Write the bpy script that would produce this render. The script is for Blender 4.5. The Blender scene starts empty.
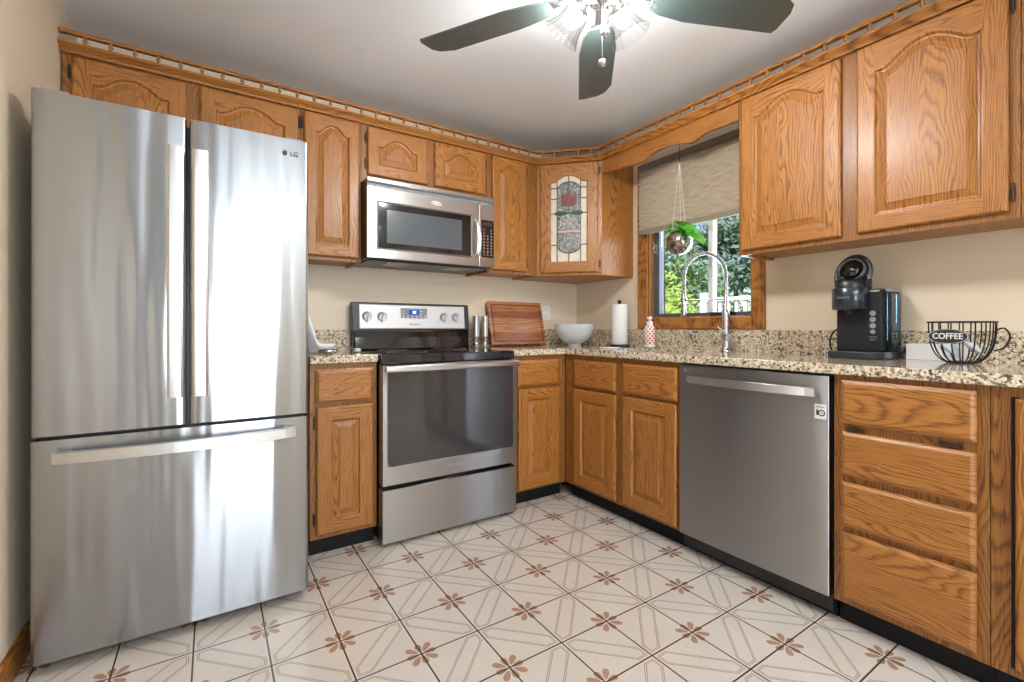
import bpy, bmesh, math, random
from mathutils import Vector, Matrix
random.seed(7)
PI = math.pi
S = bpy.context.scene
COL = S.collection

# ------------------------------------------------------------------ camera
cam_d = bpy.data.cameras.new('camera')
cam = bpy.data.objects.new('camera', cam_d); COL.objects.link(cam)
cam.location = (-2.427, -2.783, 1.042)
cam.rotation_euler = (PI / 2, 0, -0.578)
cam_d.sensor_width = 36.0
cam_d.lens = 459.8 / 1024 * 36.0
cam_d.shift_y = (327.75 - 341) / 1024
cam_d.clip_start = 0.02
S.camera = cam

# ------------------------------------------------------------------ world, sun, daylight, exposure
W = bpy.data.worlds.new('sky'); S.world = W; W.use_nodes = True
wt = W.node_tree; wt.nodes.clear()
wo = wt.nodes.new('ShaderNodeOutputWorld'); wb = wt.nodes.new('ShaderNodeBackground')
sk = wt.nodes.new('ShaderNodeTexSky'); sk.sky_type = 'NISHITA'; sk.sun_disc = False
sk.sun_elevation = math.radians(48); sk.sun_rotation = math.radians(200)
wt.links.new(sk.outputs[0], wb.inputs[0]); wt.links.new(wb.outputs[0], wo.inputs[0])
wb.inputs[1].default_value = 0.17

def lamp(name, kind, energy, loc, rot, color=(1, 1, 1), size=None, size_y=None):
    d = bpy.data.lights.new(name, kind); d.energy = energy; d.color = color
    if kind == 'AREA':
        d.shape = 'RECTANGLE'; d.size = size; d.size_y = size_y
    o = bpy.data.objects.new(name, d); COL.objects.link(o)
    o.location = loc; o.rotation_euler = rot
    return o
sun = lamp('sun', 'SUN', 9.0, (-6, -1, 8), Vector((.66, .14, -.74)).to_track_quat('-Z', 'Y').to_euler(), (1.0, .95, .88))
sun.data.angle = math.radians(1)
lamp('rear_door_fill', 'AREA', 74, (-2.17, -5.64, 1.10), (PI / 2 + .22, 0, 0), (.84, .93, 1.0), .90, 1.9)  # added fill outside the unseen rear door, tilted up to lift the ceiling
lamp('kitchen_window_daylight', 'AREA', 16, (0.30, -1.07, 1.62), (0, PI / 2, 0), (.85, .93, 1.0), 1.0, .7)
lamp('rear_ceiling_fill', 'AREA', 56, (-1.3, -4.2, 2.30), (0, 0, 0), (.86, .94, 1.0), 1.3, 1.0)  # unseen overhead fill added behind the camera to brighten the room

S.view_settings.view_transform = 'Standard'
S.view_settings.look = 'None'
S.view_settings.gamma = 1.0
S.view_settings.use_curve_mapping = False
S.view_settings.exposure = 0.10

# ------------------------------------------------------------------ node helpers
def lin(r, g, b):
    f = lambda c: (c / 255 / 12.92) if c / 255 <= .04045 else ((c / 255 + .055) / 1.055) ** 2.4
    return (f(r), f(g), f(b), 1)

class NT:
    def __init__(s, name):
        s.m = bpy.data.materials.new(name); s.m.use_nodes = True
        s.t = s.m.node_tree; s.t.nodes.clear()
        s.out = s.t.nodes.new('ShaderNodeOutputMaterial')
    def n(s, typ, **kw):
        nd = s.t.nodes.new(typ)
        for k, v in kw.items(): setattr(nd, k, v)
        return nd
    def set(s, sock, v):
        if hasattr(v, 'is_output') or isinstance(v, bpy.types.NodeSocket): s.t.links.new(v, sock)
        elif v is not None: sock.default_value = v
    def math(s, op, a, b=None, c=None, clamp=False):
        nd = s.n('ShaderNodeMath', operation=op); nd.use_clamp = clamp
        for i, v in enumerate((a, b, c)):
            if v is not None: s.set(nd.inputs[i], v)
        return nd.outputs[0]
    def vmath(s, op, a, b=None, scale=None):
        nd = s.n('ShaderNodeVectorMath', operation=op)
        s.set(nd.inputs[0], a)
        if b is not None: s.set(nd.inputs[1], b)
        if scale is not None: s.set(nd.inputs['Scale'], scale)
        return nd.outputs[0] if op not in ('LENGTH', 'DOT_PRODUCT') else nd.outputs['Value']
    def sep(s, v):
        nd = s.n('ShaderNodeSeparateXYZ'); s.set(nd.inputs[0], v); return nd.outputs
    def comb(s, x, y, z):
        nd = s.n('ShaderNodeCombineXYZ')
        for i, v in enumerate((x, y, z)): s.set(nd.inputs[i], v)
        return nd.outputs[0]
    def obj(s): return s.n('ShaderNodeTexCoord').outputs['Object']
    def rand(s): return s.n('ShaderNodeObjectInfo').outputs['Random']
    def noise(s, vec, scale=5, detail=3, rough=.5, dist=0):
        nd = s.n('ShaderNodeTexNoise'); s.set(nd.inputs['Vector'], vec)
        nd.inputs['Scale'].default_value = scale; nd.inputs['Detail'].default_value = detail
        nd.inputs['Roughness'].default_value = rough; nd.inputs['Distortion'].default_value = dist
        return nd.outputs
    def voro(s, vec, scale, feature='F1'):
        nd = s.n('ShaderNodeTexVoronoi', feature=feature); s.set(nd.inputs['Vector'], vec)
        nd.inputs['Scale'].default_value = scale
        return nd.outputs
    def ramp(s, fac, stops, interp='LINEAR'):
        nd = s.n('ShaderNodeValToRGB'); cr = nd.color_ramp; cr.interpolation = interp
        while len(cr.elements) < len(stops): cr.elements.new(.5)
        for e, (p, c) in zip(cr.elements, stops): e.position = p; e.color = c
        s.set(nd.inputs[0], fac); return nd.outputs[0]
    def mix(s, fac, a, b, blend='MIX'):
        nd = s.n('ShaderNodeMix', data_type='RGBA', blend_type=blend)
        s.set(nd.inputs['Factor'], fac); s.set(nd.inputs[6], a); s.set(nd.inputs[7], b)
        return nd.outputs[2]
    def bump(s, h, strength=.2, dist=.01, normal=None):
        nd = s.n('ShaderNodeBump'); nd.inputs['Strength'].default_value = strength
        nd.inputs['Distance'].default_value = dist; s.set(nd.inputs['Height'], h)
        if normal is not None: s.set(nd.inputs['Normal'], normal)
        return nd.outputs[0]
    def bsdf(s, color, rough=.5, metal=0, normal=None, coat=0, coat_rough=.1, emit=None, emit_s=0, trans=0, ior=1.5, spec=.5, aniso=0):
        # aniso > 0: brushing runs level, so highlights smear upright
        b = s.n('ShaderNodeBsdfPrincipled')
        s.set(b.inputs['Base Color'], color); s.set(b.inputs['Roughness'], rough); s.set(b.inputs['Metallic'], metal)
        s.set(b.inputs['Normal'], normal); b.inputs['Coat Weight'].default_value = coat
        b.inputs['Coat Roughness'].default_value = coat_rough
        b.inputs['Transmission Weight'].default_value = trans; b.inputs['IOR'].default_value = ior
        b.inputs['Specular IOR Level'].default_value = spec
        if aniso:
            tg = s.n('ShaderNodeTangent', direction_type='RADIAL', axis='Z'); s.t.links.new(tg.outputs[0], b.inputs['Tangent'])
            b.inputs['Anisotropic'].default_value = aniso; b.inputs['Anisotropic Rotation'].default_value = .25
        if emit is not None:
            b.inputs['Emission Color'].default_value = emit; b.inputs['Emission Strength'].default_value = emit_s
        s.t.links.new(b.outputs[0], s.out.inputs[0]); return b
    def finish(s, sh): s.t.links.new(sh, s.out.inputs[0]); return s.m

def plain(name, col, rough=.5, metal=0, coat=0, bumpy=0, bscale=60, **kw):
    k = NT(name); o = k.obj()
    nz = k.noise(o, bscale, 3)[0]
    c = k.mix(k.math('MULTIPLY', nz, .10), col, (col[0] * .6, col[1] * .6, col[2] * .6, 1))
    nm = k.bump(nz, bumpy, .004) if bumpy else None
    k.bsdf(c, rough, metal, nm, coat, **kw); return k.m

def oak(name, axis, tone=1.0):
    """honey oak, the grain runs along the given local axis"""
    k = NT(name); o = k.obj(); r = k.rand()
    x, y, z = k.sep(o)
    if axis == 'X': a, c = x, z
    elif axis == 'Y': a, c = y, z
    else: a, c = z, x
    dd = y if axis != 'Y' else x
    off = k.math('MULTIPLY', r, 37.0)
    c2 = k.math('ADD', c, k.math('MULTIPLY', k.noise(k.comb(k.math('MULTIPLY', c, 4.0), off, k.math('MULTIPLY', a, 1.3)), 1.6, 2)[0], .16))
    cell = k.math('MULTIPLY', k.math('SUBTRACT', k.math('FRACT', k.math('ADD', k.math('MULTIPLY', c2, 4.2), k.math('MULTIPLY', r, 5.0))), .5), .24)
    ca = k.math('MULTIPLY', k.math('SUBTRACT', k.math('FRACT', k.math('ADD', k.math('MULTIPLY', a, .55), k.math('MULTIPLY', r, 3.3))), .5), .17)
    rad = k.math('SQRT', k.math('ADD', k.math('MULTIPLY', cell, cell), k.math('ADD', k.math('MULTIPLY', ca, ca), .00005)))
    wob = k.noise(k.comb(k.math('MULTIPLY', c, 22.0), k.math('ADD', off, k.math('MULTIPLY', dd, 9.0)), k.math('MULTIPLY', a, 3.2)), 1.0, 3)[0]
    ph = k.math('ADD', k.math('MULTIPLY', rad, 135.0), k.math('MULTIPLY', wob, 2.4))
    ring = k.math('FRACT', ph)
    big = k.noise(k.comb(k.math('MULTIPLY', c, 9.0), off, k.math('MULTIPLY', a, 1.1)), 1.0, 2)[0]
    pore = k.noise(k.comb(k.math('MULTIPLY', c, 300.0), k.math('ADD', off, k.math('MULTIPLY', dd, 60.0)), k.math('MULTIPLY', a, 9.0)), 1.0, 2)[0]
    t = tone
    light = (.44 * t, .185 * t, .038 * t, 1); mid = (.31 * t, .113 * t, .019 * t, 1); dark = (.105 * t, .032 * t, .006 * t, 1)
    base = k.ramp(ring, [(0, dark), (.13, mid), (.42, light), (.78, light), (.92, mid), (1, dark)])
    base = k.mix(.26, base, k.ramp(big, [(.3, mid), (.7, light)]))
    pk = k.math('MULTIPLY', k.math('LESS_THAN', pore, .45), k.math('ADD', .30, k.math('MULTIPLY', k.math('GREATER_THAN', k.math('ABSOLUTE', k.math('SUBTRACT', ring, .5)), .28), .42)))
    col = k.mix(pk, base, dark)
    col = k.mix(k.math('MULTIPLY', r, .22), col, (.36 * t, .14 * t, .035 * t, 1))
    nm = k.bump(pore, .12, .002)
    k.bsdf(col, .42, 0, nm, .22, .26, spec=.4); return k.m

def steel(name, col, rough, wav=0.0, brush=.25):
    """brushed stainless: fine horizontal brushing and (wav) large slow ripples of the sheet"""
    k = NT(name); o = k.obj(); x, y, z = k.sep(o)
    fine = k.noise(k.comb(k.math('MULTIPLY', x, 6.0), k.math('MULTIPLY', y, 6.0), k.math('MULTIPLY', z, 900.0)), 1.0, 2)[0]
    nm = k.bump(fine, brush, .0006)
    if wav:
        wv = k.noise(k.comb(k.math('MULTIPLY', x, 6.0), k.math('MULTIPLY', y, .5), k.math('MULTIPLY', z, .6)), 1.0, 2, .4)[0]
        nm = k.bump(wv, wav, .034, nm)
    c = k.mix(k.math('MULTIPLY', fine, .16), col, (col[0] * .7, col[1] * .7, col[2] * .7, 1))
    k.bsdf(c, rough, 1.0, nm, aniso=.97); return k.m

def granite():
    k = NT('granite'); o = k.obj()
    d = k.vmath('ADD', o, k.vmath('SCALE', k.noise(o, 60, 3)[1], scale=.012))
    v1 = k.voro(d, 170)[1]; v2 = k.voro(d, 95)[1]; n = k.noise(o, 26, 4, .65)[0]
    r1 = k.sep(v1)[0]; r2 = k.sep(v2)[1]
    c = k.ramp(r1, [(0, lin(84, 70, 58)), (.07, lin(140, 120, 98)), (.20, lin(192, 174, 146)), (.45, lin(212, 200, 176)), (.8, lin(226, 217, 200)), (1, lin(180, 150, 114))], 'CONSTANT')
    c = k.mix(k.math('MULTIPLY', k.math('GREATER_THAN', k.math('ADD', r2, k.math('MULTIPLY', n, .75)), 1.25), .78), c, lin(78, 64, 52))
    c = k.mix(k.math('MULTIPLY', k.math('LESS_THAN', k.math('ADD', r2, k.math('MULTIPLY', n, .8)), .48), .6), c, lin(190, 160, 120))
    k.bsdf(c, .09, 0, None, .3, .05); return k.m

def floor_tile():
    ts = .2038; tx, ty = -.847, -.783
    k = NT('patterned_floor_tile'); o = k.obj(); px, py, pz = k.sep(o)
    X = k.math('DIVIDE', k.math('SUBTRACT', px, tx), ts); Y = k.math('DIVIDE', k.math('SUBTRACT', py, ty), ts)
    fi = k.math('FLOOR', X); fj = k.math('FLOOR', Y)
    p = k.math('FLOORED_MODULO', k.math('ADD', fi, fj), 2.0)
    u0 = k.math('SUBTRACT', X, fi); v = k.math('SUBTRACT', Y, fj)
    u = k.math('ADD', u0, k.math('MULTIPLY', p, k.math('SUBTRACT', 1.0, k.math('MULTIPLY', u0, 2.0))))
    e = k.math('MINIMUM', k.math('MINIMUM', u, k.math('SUBTRACT', 1.0, u)), k.math('MINIMUM', v, k.math('SUBTRACT', 1.0, v)))
    grout = k.math('LESS_THAN', e, .0125)
    sgn = k.math('SUBTRACT', k.math('ADD', u, v), 1.0)
    d = k.math('MULTIPLY', k.math('ABSOLUTE', sgn), .7071)
    s = k.math('MAXIMUM', k.math('SUBTRACT', d, .135), k.math('SUBTRACT', .055, e))
    l1 = k.math('LESS_THAN', k.math('ABSOLUTE', s), .0065)
    l2 = k.math('LESS_THAN', k.math('ABSOLUTE', k.math('ADD', s, .026)), .0065)
    line = k.math('MAXIMUM', l1, l2)
    far = k.math('GREATER_THAN', sgn, 0.0)
    qx = k.math('ADD', u, k.math('MULTIPLY', far, k.math('SUBTRACT', 1.0, k.math('MULTIPLY', u, 2.0))))
    qy = k.math('ADD', v, k.math('MULTIPLY', far, k.math('SUBTRACT', 1.0, k.math('MULTIPLY', v, 2.0))))
    def ell(t, sd, c, a, b):
        q = k.math('DIVIDE', k.math('SUBTRACT', t, c), a); w = k.math('DIVIDE', sd, b)
        w = k.math('DIVIDE', w, k.math('ADD', 1.0, k.math('MULTIPLY', q, .45)))
        return k.math('LESS_THAN', k.math('ADD', k.math('MULTIPLY', q, q), k.math('MULTIPLY', w, w)), 1.0)
    t = k.math('MULTIPLY', k.math('ADD', qx, qy), .7071); sd = k.math('MULTIPLY', k.math('SUBTRACT', qx, qy), .7071)
    big = ell(t, sd, .165, .110, .048)
    sm = k.math('MAXIMUM', ell(qx, qy, .135, .100, .046), ell(qy, qx, .135, .100, .046))
    tile_r = k.noise(k.comb(fi, fj, 0.0), 3.7, 0)[0]
    cl = k.noise(o, 7, 4)[0]
    base = k.mix(cl, lin(214, 207, 199), lin(196, 186, 175))
    base = k.mix(k.math('MULTIPLY', tile_r, .25), base, lin(200, 186, 174))
    c = k.mix(k.math('MULTIPLY', line, .72), base, lin(126, 106, 86))
    pn = k.noise(o, 90, 2)[0]
    c = k.mix(k.math('MULTIPLY', sm, .8), c, k.mix(pn, lin(150, 116, 84), lin(116, 84, 56)))
    c = k.mix(k.math('MULTIPLY', big, .85), c, k.mix(pn, lin(180, 132, 106), lin(138, 92, 68)))
    c = k.mix(grout, c, lin(78, 54, 40))
    spot = k.math('GREATER_THAN', k.noise(o, 34, 2)[0], .735)
    c = k.mix(k.math('MULTIPLY', spot, .4), c, lin(170, 130, 100))
    nm = k.bump(k.math('MULTIPLY', grout, -1.0), .35, .002)
    nm = k.bump(k.noise(o, 18, 2)[0], .05, .01, nm)
    k.bsdf(c, .26, 0, nm, .2, .12); return k.m

def glass_pane(name, tint=(1, 1, 1, 1), refl=1.0):
    k = NT(name)
    tr = k.n('ShaderNodeBsdfTransparent'); tr.inputs[0].default_value = tint
    gl = k.n('ShaderNodeBsdfGlossy'); gl.inputs['Roughness'].default_value = .02
    fr = k.n('ShaderNodeFresnel'); fr.inputs[0].default_value = 1.45
    mx = k.n('ShaderNodeMixShader')
    k.set(mx.inputs[0], k.math('MULTIPLY', fr.outputs[0], refl)); k.t.links.new(tr.outputs[0], mx.inputs[1]); k.t.links.new(gl.outputs[0], mx.inputs[2])
    return k.finish(mx.outputs[0])

def frosted_shade(name, col, transp, rough=.15, rib=0):
    k = NT(name); o = k.obj()
    tr = k.n('ShaderNodeBsdfTransparent'); tr.inputs[0].default_value = (1, 1, 1, 1)
    tl = k.n('ShaderNodeBsdfTranslucent'); tl.inputs[0].default_value = col
    df = k.n('ShaderNodeBsdfPrincipled'); df.inputs['Base Color'].default_value = col; df.inputs['Roughness'].default_value = rough
    m1 = k.n('ShaderNodeMixShader'); m1.inputs[0].default_value = .5
    k.t.links.new(tl.outputs[0], m1.inputs[1]); k.t.links.new(df.outputs[0], m1.inputs[2])
    m2 = k.n('ShaderNodeMixShader')
    f = transp
    if rib:
        f = k.math('ADD', transp - .2, k.math('MULTIPLY', k.noise(o, rib, 2)[0], .4))
    k.set(m2.inputs[0], f)
    k.t.links.new(m1.outputs[0], m2.inputs[1]); k.t.links.new(tr.outputs[0], m2.inputs[2])
    return k.finish(m2.outputs[0])

def emissive(name, col, s):
    k = NT(name); e = k.n('ShaderNodeEmission'); e.inputs[0].default_value = col; e.inputs[1].default_value = s
    return k.finish(e.outputs[0])

def leaf_mat(name, c1, c2):
    k = NT(name); o = k.obj(); n = k.noise(o, 3.0, 4)[0]
    c = k.mix(n, c1, c2)
    d = k.n('ShaderNodeBsdfDiffuse'); k.set(d.inputs[0], c)
    t = k.n('ShaderNodeBsdfTranslucent'); k.set(t.inputs[0], c)
    m = k.n('ShaderNodeMixShader'); m.inputs[0].default_value = .4
    k.t.links.new(d.outputs[0], m.inputs[1]); k.t.links.new(t.outputs[0], m.inputs[2])
    return k.finish(m.outputs[0])

M = {}
M['oakZ'] = oak('oak_upright_grain', 'Z'); M['oakX'] = oak('oak_crosswise_grain', 'X'); M['oakY'] = oak('oak_depth_grain', 'Y')
OAK = [M['oakZ'], M['oakX']]; M['oakF'] = oak('oak_face_frame', 'Z', .74)
M['fridge'] = steel('fridge_stainless', (.345, .352, .363, 1), .20, .42, .03)
M['steel'] = steel('brushed_stainless', (.46, .47, .485, 1), .34, .05, .06)
M['dwsteel'] = steel('dishwasher_stainless', (.42, .43, .45, 1), .34, .12, .06)
M['bright'] = steel('bright_stainless', (.72, .73, .745, 1), .36, 0, .06)
M['chrome'] = plain('chrome', (.66, .67, .68, 1), .22, 1.0)
M['nickel'] = plain('satin_nickel', (.55, .56, .57, 1), .24, 1.0)
M['granite'] = granite()
M['floor'] = floor_tile()
M['wall'] = plain('cream_wall_paint', lin(230, 214, 190), .55, bumpy=.04, bscale=120)
M['ceil'] = plain('white_ceiling_paint', lin(236, 239, 243), .6, bumpy=.03, bscale=140)
M['black'] = plain('black_plastic', (.012, .012, .014, 1), .35)
M['toe'] = plain('black_vinyl', (.004, .0045, .006, 1), .6, spec=.3)
M['blackgloss'] = plain('black_glass', (.006, .006, .007, 1), .05, coat=.5)
M['ovenglass'] = plain('oven_glass', (.035, .035, .037, 1), .06, coat=.6)
M['char'] = plain('charcoal_plastic', (.035, .037, .042, 1), .32)
M['blue_black'] = plain('blue_black_plastic', (.010, .018, .028, 1), .25, coat=.4)
M['mbody'] = plain('matte_black_plastic', (.008, .009, .011, 1), .5, spec=.35)
M['grey'] = plain('grey_plastic', (.25, .26, .27, 1), .4)
M['white'] = plain('white_plastic', (.80, .80, .79, 1), .35)
M['ceramic'] = plain('white_ceramic', (.82, .82, .83, 1), .12, coat=.5)
M['paper'] = plain('white_paper', (.83, .83, .82, 1), .85, bumpy=.25, bscale=160)
M['vinyl'] = plain('grey_window_vinyl', lin(84, 90, 98), .4)
M['hinge'] = plain('dark_bronze_hinge', (.07, .05, .034, 1), .35, .7)
M['wire'] = plain('black_wire', (.012, .011, .011, 1), .4, .3)
M['satin'] = plain('satin_silver_panel', (.66, .66, .67, 1), .5, .75)
M['pane'] = glass_pane('clear_glass', (.97, .98, 1, 1), .5)
M['reservoir'] = glass_pane('smoky_tank', (.35, .50, .62, 1), .9)
M['bulb'] = emissive('lit_bulb', (1.0, .975, .95, 1), 520)
k = NT('ribbed_clear_glass'); lw = k.n('ShaderNodeLayerWeight'); lw.inputs[0].default_value = .45
tr_ = k.n('ShaderNodeBsdfTransparent'); k.set(tr_.inputs[0], k.mix(lw.outputs['Facing'], (.97, .97, .97, 1), (.62, .63, .64, 1)))
pb_ = k.n('ShaderNodeBsdfGlossy'); pb_.inputs['Roughness'].default_value = .08
mx_ = k.n('ShaderNodeMixShader'); k.set(mx_.inputs[0], k.math('ADD', .05, k.math('MULTIPLY', lw.outputs['Facing'], .30)))
k.t.links.new(tr_.outputs[0], mx_.inputs[1]); k.t.links.new(pb_.outputs[0], mx_.inputs[2]); M['lampglass'] = k.finish(mx_.outputs[0])
M['frost'] = frosted_shade('frosted_glass', lin(240, 244, 247), .10, .2)
M['blade'] = plain('slate_green_blade', (.066, .092, .090, 1), .26, coat=.4)
M['display'] = emissive('blue_display', (.03, .12, .8, 1), .8)
M['digit'] = emissive('display_digits', (.75, .9, 1, 1), 2.5)

# ------------------------------------------------------------------ mesh builder
class MB:
    def __init__(s): s.v = []; s.f = []; s.mi = []; s.sm = []
    def add(s, vs, fs, m=0, smooth=False):
        b = len(s.v); s.v += [tuple(v) for v in vs]
        for f in fs: s.f.append([b + i for i in f]); s.mi.append(m); s.sm.append(smooth)
        return s
    def box(s, x0, y0, z0, x1, y1, z1, m=0):
        x0, x1 = min(x0, x1), max(x0, x1); y0, y1 = min(y0, y1), max(y0, y1); z0, z1 = min(z0, z1), max(z0, z1)
        vs = [(x0, y0, z0), (x1, y0, z0), (x1, y1, z0), (x0, y1, z0), (x0, y0, z1), (x1, y0, z1), (x1, y1, z1), (x0, y1, z1)]
        return s.add(vs, [(0, 3, 2, 1), (4, 5, 6, 7), (0, 1, 5, 4), (1, 2, 6, 5), (2, 3, 7, 6), (3, 0, 4, 7)], m)
    def rings(s, loops, m=0, smooth=False, cap0=True, cap1=True, mats=None):
        n = len(loops[0]); vs = [p for L in loops for p in L]; fs = []
        for k in range(len(loops) - 1):
            for i in range(n):
                j = (i + 1) % n
                fs.append((k * n + i, k * n + j, (k + 1) * n + j, (k + 1) * n + i))
        s.add(vs, fs, m, smooth)
        if cap0: s.add(loops[0], [tuple(range(n))[::-1]], m)
        if cap1: s.add(loops[-1], [tuple(range(n))], m)
        return s
    def prism(s, poly, a0, a1, axis='z', m=0, smooth=False):
        f = {'z': lambda p, a: (p[0], p[1], a), 'y': lambda p, a: (p[0], a, p[1]), 'x': lambda p, a: (a, p[0], p[1])}[axis]
        return s.rings([[f(p, a0) for p in poly], [f(p, a1) for p in poly]], m, smooth)
    def tube(s, pts, r, n=8, m=0, closed=False):
        pts = [Vector(p) for p in pts]; N = len(pts)
        rr = r if isinstance(r, (list, tuple)) else [r] * N
        loops = []; up = None
        for i in range(N):
            if closed: d = pts[(i + 1) % N] - pts[i - 1]
            else: d = pts[min(i + 1, N - 1)] - pts[max(i - 1, 0)]
            d.normalize()
            if up is None:
                up = Vector((0, 0, 1)) if abs(d.z) < .9 else Vector((1, 0, 0))
            a = d.cross(up)
            if a.length < 1e-6: a = d.cross(Vector((0, 1, 0)))
            a.normalize(); b = a.cross(d); up = b
            loops.append([pts[i] + (a * math.cos(t) + b * math.sin(t)) * rr[i] for t in [2 * PI * q / n for q in range(n)]])
        if closed: loops.append(loops[0])
        return s.rings(loops, m, True, not closed, not closed)
    def lathe(s, prof, c=(0, 0, 0), n=24, m=0, mat=None, cap0=True, cap1=True):
        """prof: (radius, height); mat: optional 4x4 applied before the centre offset"""
        loops = []
        for r, h in prof:
            L = []
            for q in range(n):
                p = Vector((r * math.cos(2 * PI * q / n), r * math.sin(2 * PI * q / n), h))
                if mat is not None: p = mat @ p
                L.append((p.x + c[0], p.y + c[1], p.z + c[2]))
            loops.append(L)
        return s.rings(loops, m, True, cap0, cap1)
    def sphere(s, c, r, n=16, k=10, m=0, sq=(1, 1, 1)):
        prof = [(max(1e-4, r * math.sin(PI * i / k)), -r * math.cos(PI * i / k)) for i in range(k + 1)]
        return s.lathe(prof, c, n, m, Matrix.Diagonal((sq[0], sq[1], sq[2], 1)))
    def slab(s, xs, ys, inside, z0, z1, m=0):
        """cells of a grid, faces only on the outside, seams invisible"""
        nx, ny = len(xs) - 1, len(ys) - 1
        I = lambda i, j: 0 <= i < nx and 0 <= j < ny and inside(i, j)
        for i in range(nx):
            for j in range(ny):
                if not I(i, j): continue
                a, b, c, d = xs[i], xs[i + 1], ys[j], ys[j + 1]
                s.add([(a, c, z1), (b, c, z1), (b, d, z1), (a, d, z1)], [(0, 1, 2, 3)], m)
                s.add([(a, c, z0), (b, c, z0), (b, d, z0), (a, d, z0)], [(3, 2, 1, 0)], m)
                if not I(i - 1, j): s.add([(a, c, z0), (a, d, z0), (a, d, z1), (a, c, z1)], [(3, 2, 1, 0)], m)
                if not I(i + 1, j): s.add([(b, c, z0), (b, d, z0), (b, d, z1), (b, c, z1)], [(0, 1, 2, 3)], m)
                if not I(i, j - 1): s.add([(a, c, z0), (b, c, z0), (b, c, z1), (a, c, z1)], [(0, 1, 2, 3)], m)
                if not I(i, j + 1): s.add([(a, d, z0), (b, d, z0), (b, d, z1), (a, d, z1)], [(3, 2, 1, 0)], m)
        return s

# run frames: W = world axes (back run), R = right run (local x runs toward the camera), D = diagonal cabinet
P1 = (-.597, -.285); P2 = (-.297, -.592)
TH = math.atan2(P2[1] - P1[1], P2[0] - P1[0]); DL = math.hypot(P2[0] - P1[0], P2[1] - P1[1])
RUN = {'W': Matrix.Identity(4), 'R': Matrix.Rotation(-PI / 2, 4, 'Z'), 'D': Matrix.Translation((P1[0], P1[1], 0)) @ Matrix.Rotation(TH, 4, 'Z')}

def mesh_obj(name, mb, mats, base=(0, 0, 0), bevel=0, weld=True):
    me = bpy.data.meshes.new(name)
    me.from_pydata([(v[0] - base[0], v[1] - base[1], v[2] - base[2]) for v in mb.v], [], mb.f)
    if not isinstance(mats, (list, tuple)): mats = [mats]
    for m in mats: me.materials.append(m)
    for p, mi, sm in zip(me.polygons, mb.mi, mb.sm):
        p.material_index = mi; p.use_smooth = sm
    bm = bmesh.new(); bm.from_mesh(me)
    if bevel: bmesh.ops.remove_doubles(bm, verts=bm.verts, dist=1e-5)
    bmesh.ops.recalc_face_normals(bm, faces=bm.faces) if bevel else None
    bm.to_mesh(me); bm.free()
    o = bpy.data.objects.new(name, me); COL.objects.link(o)
    if bevel:
        b = o.modifiers.new('edge_softening', 'BEVEL'); b.width = bevel; b.segments = 2; b.limit_method = 'ANGLE'; b.angle_limit = math.radians(40)
    return o

def props(o, label=None, cat=None, group=None, kind=None):
    if label: o['label'] = label
    if cat: o['category'] = cat
    if group: o['group'] = group
    if kind: o['kind'] = kind
    return o

class Thing:
    def __init__(s, name, label, cat, base=(0, 0, 0), run='W', group=None, kind=None):
        s.base = base; s.run = run
        o = bpy.data.objects.new(name, None); COL.objects.link(o); o.empty_display_size = .1
        o.matrix_world = RUN[run] @ Matrix.Translation(base)
        s.o = props(o, label, cat, group, kind)
    def part(s, name, mb, mats, parent=None, bevel=0, label=None, kind=None):
        o = mesh_obj(name, mb, mats, s.base, bevel); o.parent = parent or s.o
        if label: o['label'] = label
        if kind: o['kind'] = kind
        return o

def single(name, mb, mats, label, cat, base=(0, 0, 0), run='W', group=None, kind=None, bevel=0):
    o = mesh_obj(name, mb, mats, base, bevel); o.matrix_world = RUN[run] @ Matrix.Translation(base)
    return props(o, label, cat, group, kind)

def struct(name, mb, mats, base=(0, 0, 0), bevel=0, label=None):
    return props(mesh_obj(name, mb, mats, base, bevel), label=label, kind='structure') if label else props(mesh_obj(name, mb, mats, base, bevel), kind='structure')

_txt = {}
def text_mb(body, size, x, y, z, depth=.0006, m=0, sx=1.0, flip=False, rot=None, bold=0):
    """upright lettering facing local -y, centred on (x, z) and standing proud of plane y"""
    key = (body, size, bold)
    if key not in _txt:
        cu = bpy.data.curves.new('lettering', 'FONT'); cu.body = body; cu.size = size; cu.align_x = 'CENTER'; cu.align_y = 'CENTER'
        cu.extrude = depth; cu.offset = bold; cu.resolution_u = 4
        ob = bpy.data.objects.new('lettering', cu); COL.objects.link(ob)
        dg = bpy.context.evaluated_depsgraph_get(); dg.update()
        me = bpy.data.meshes.new_from_object(ob.evaluated_get(dg))
        _txt[key] = ([tuple(v.co) for v in me.vertices], [tuple(p.vertices) for p in me.polygons])
        bpy.data.objects.remove(ob); bpy.data.curves.remove(cu); bpy.data.meshes.remove(me)
    vs, fs = _txt[key]
    mb = MB(); mb.add([(x + vx * sx, y - vz - depth, z + vy) for vx, vy, vz in vs], fs, m)
    return mb

# ------------------------------------------------------------------ cabinet pieces
def arch_outline(x0, x1, z0, z1, arch, nb=6, ns=4, nt=28):
    """closed loop (bottom L->R, right up, top R->L, left down); the top edge is a cathedral arch rising `arch` above z1"""
    P = []
    for i in range(nb): P.append((x0 + (x1 - x0) * i / nb, z0))
    for i in range(ns): P.append((x1, z0 + (z1 - z0) * i / ns))
    for i in range(nt):
        t = i / nt; xx = x1 + (x0 - x1) * t; q = abs(2 * t - 1)
        h = 0.0
        if arch:
            a = min(1.0, q / .80); h = arch * (1 - a ** 2.3) ** 1.5
            if q > .80: h += -arch * .06 * math.sin(PI * min(1, (q - .80) / .20))
        P.append((xx, z1 + h))
    for i in range(ns): P.append((x0, z1 + (z0 - z1) * i / ns))
    return P, (nb, ns, nt)

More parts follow.
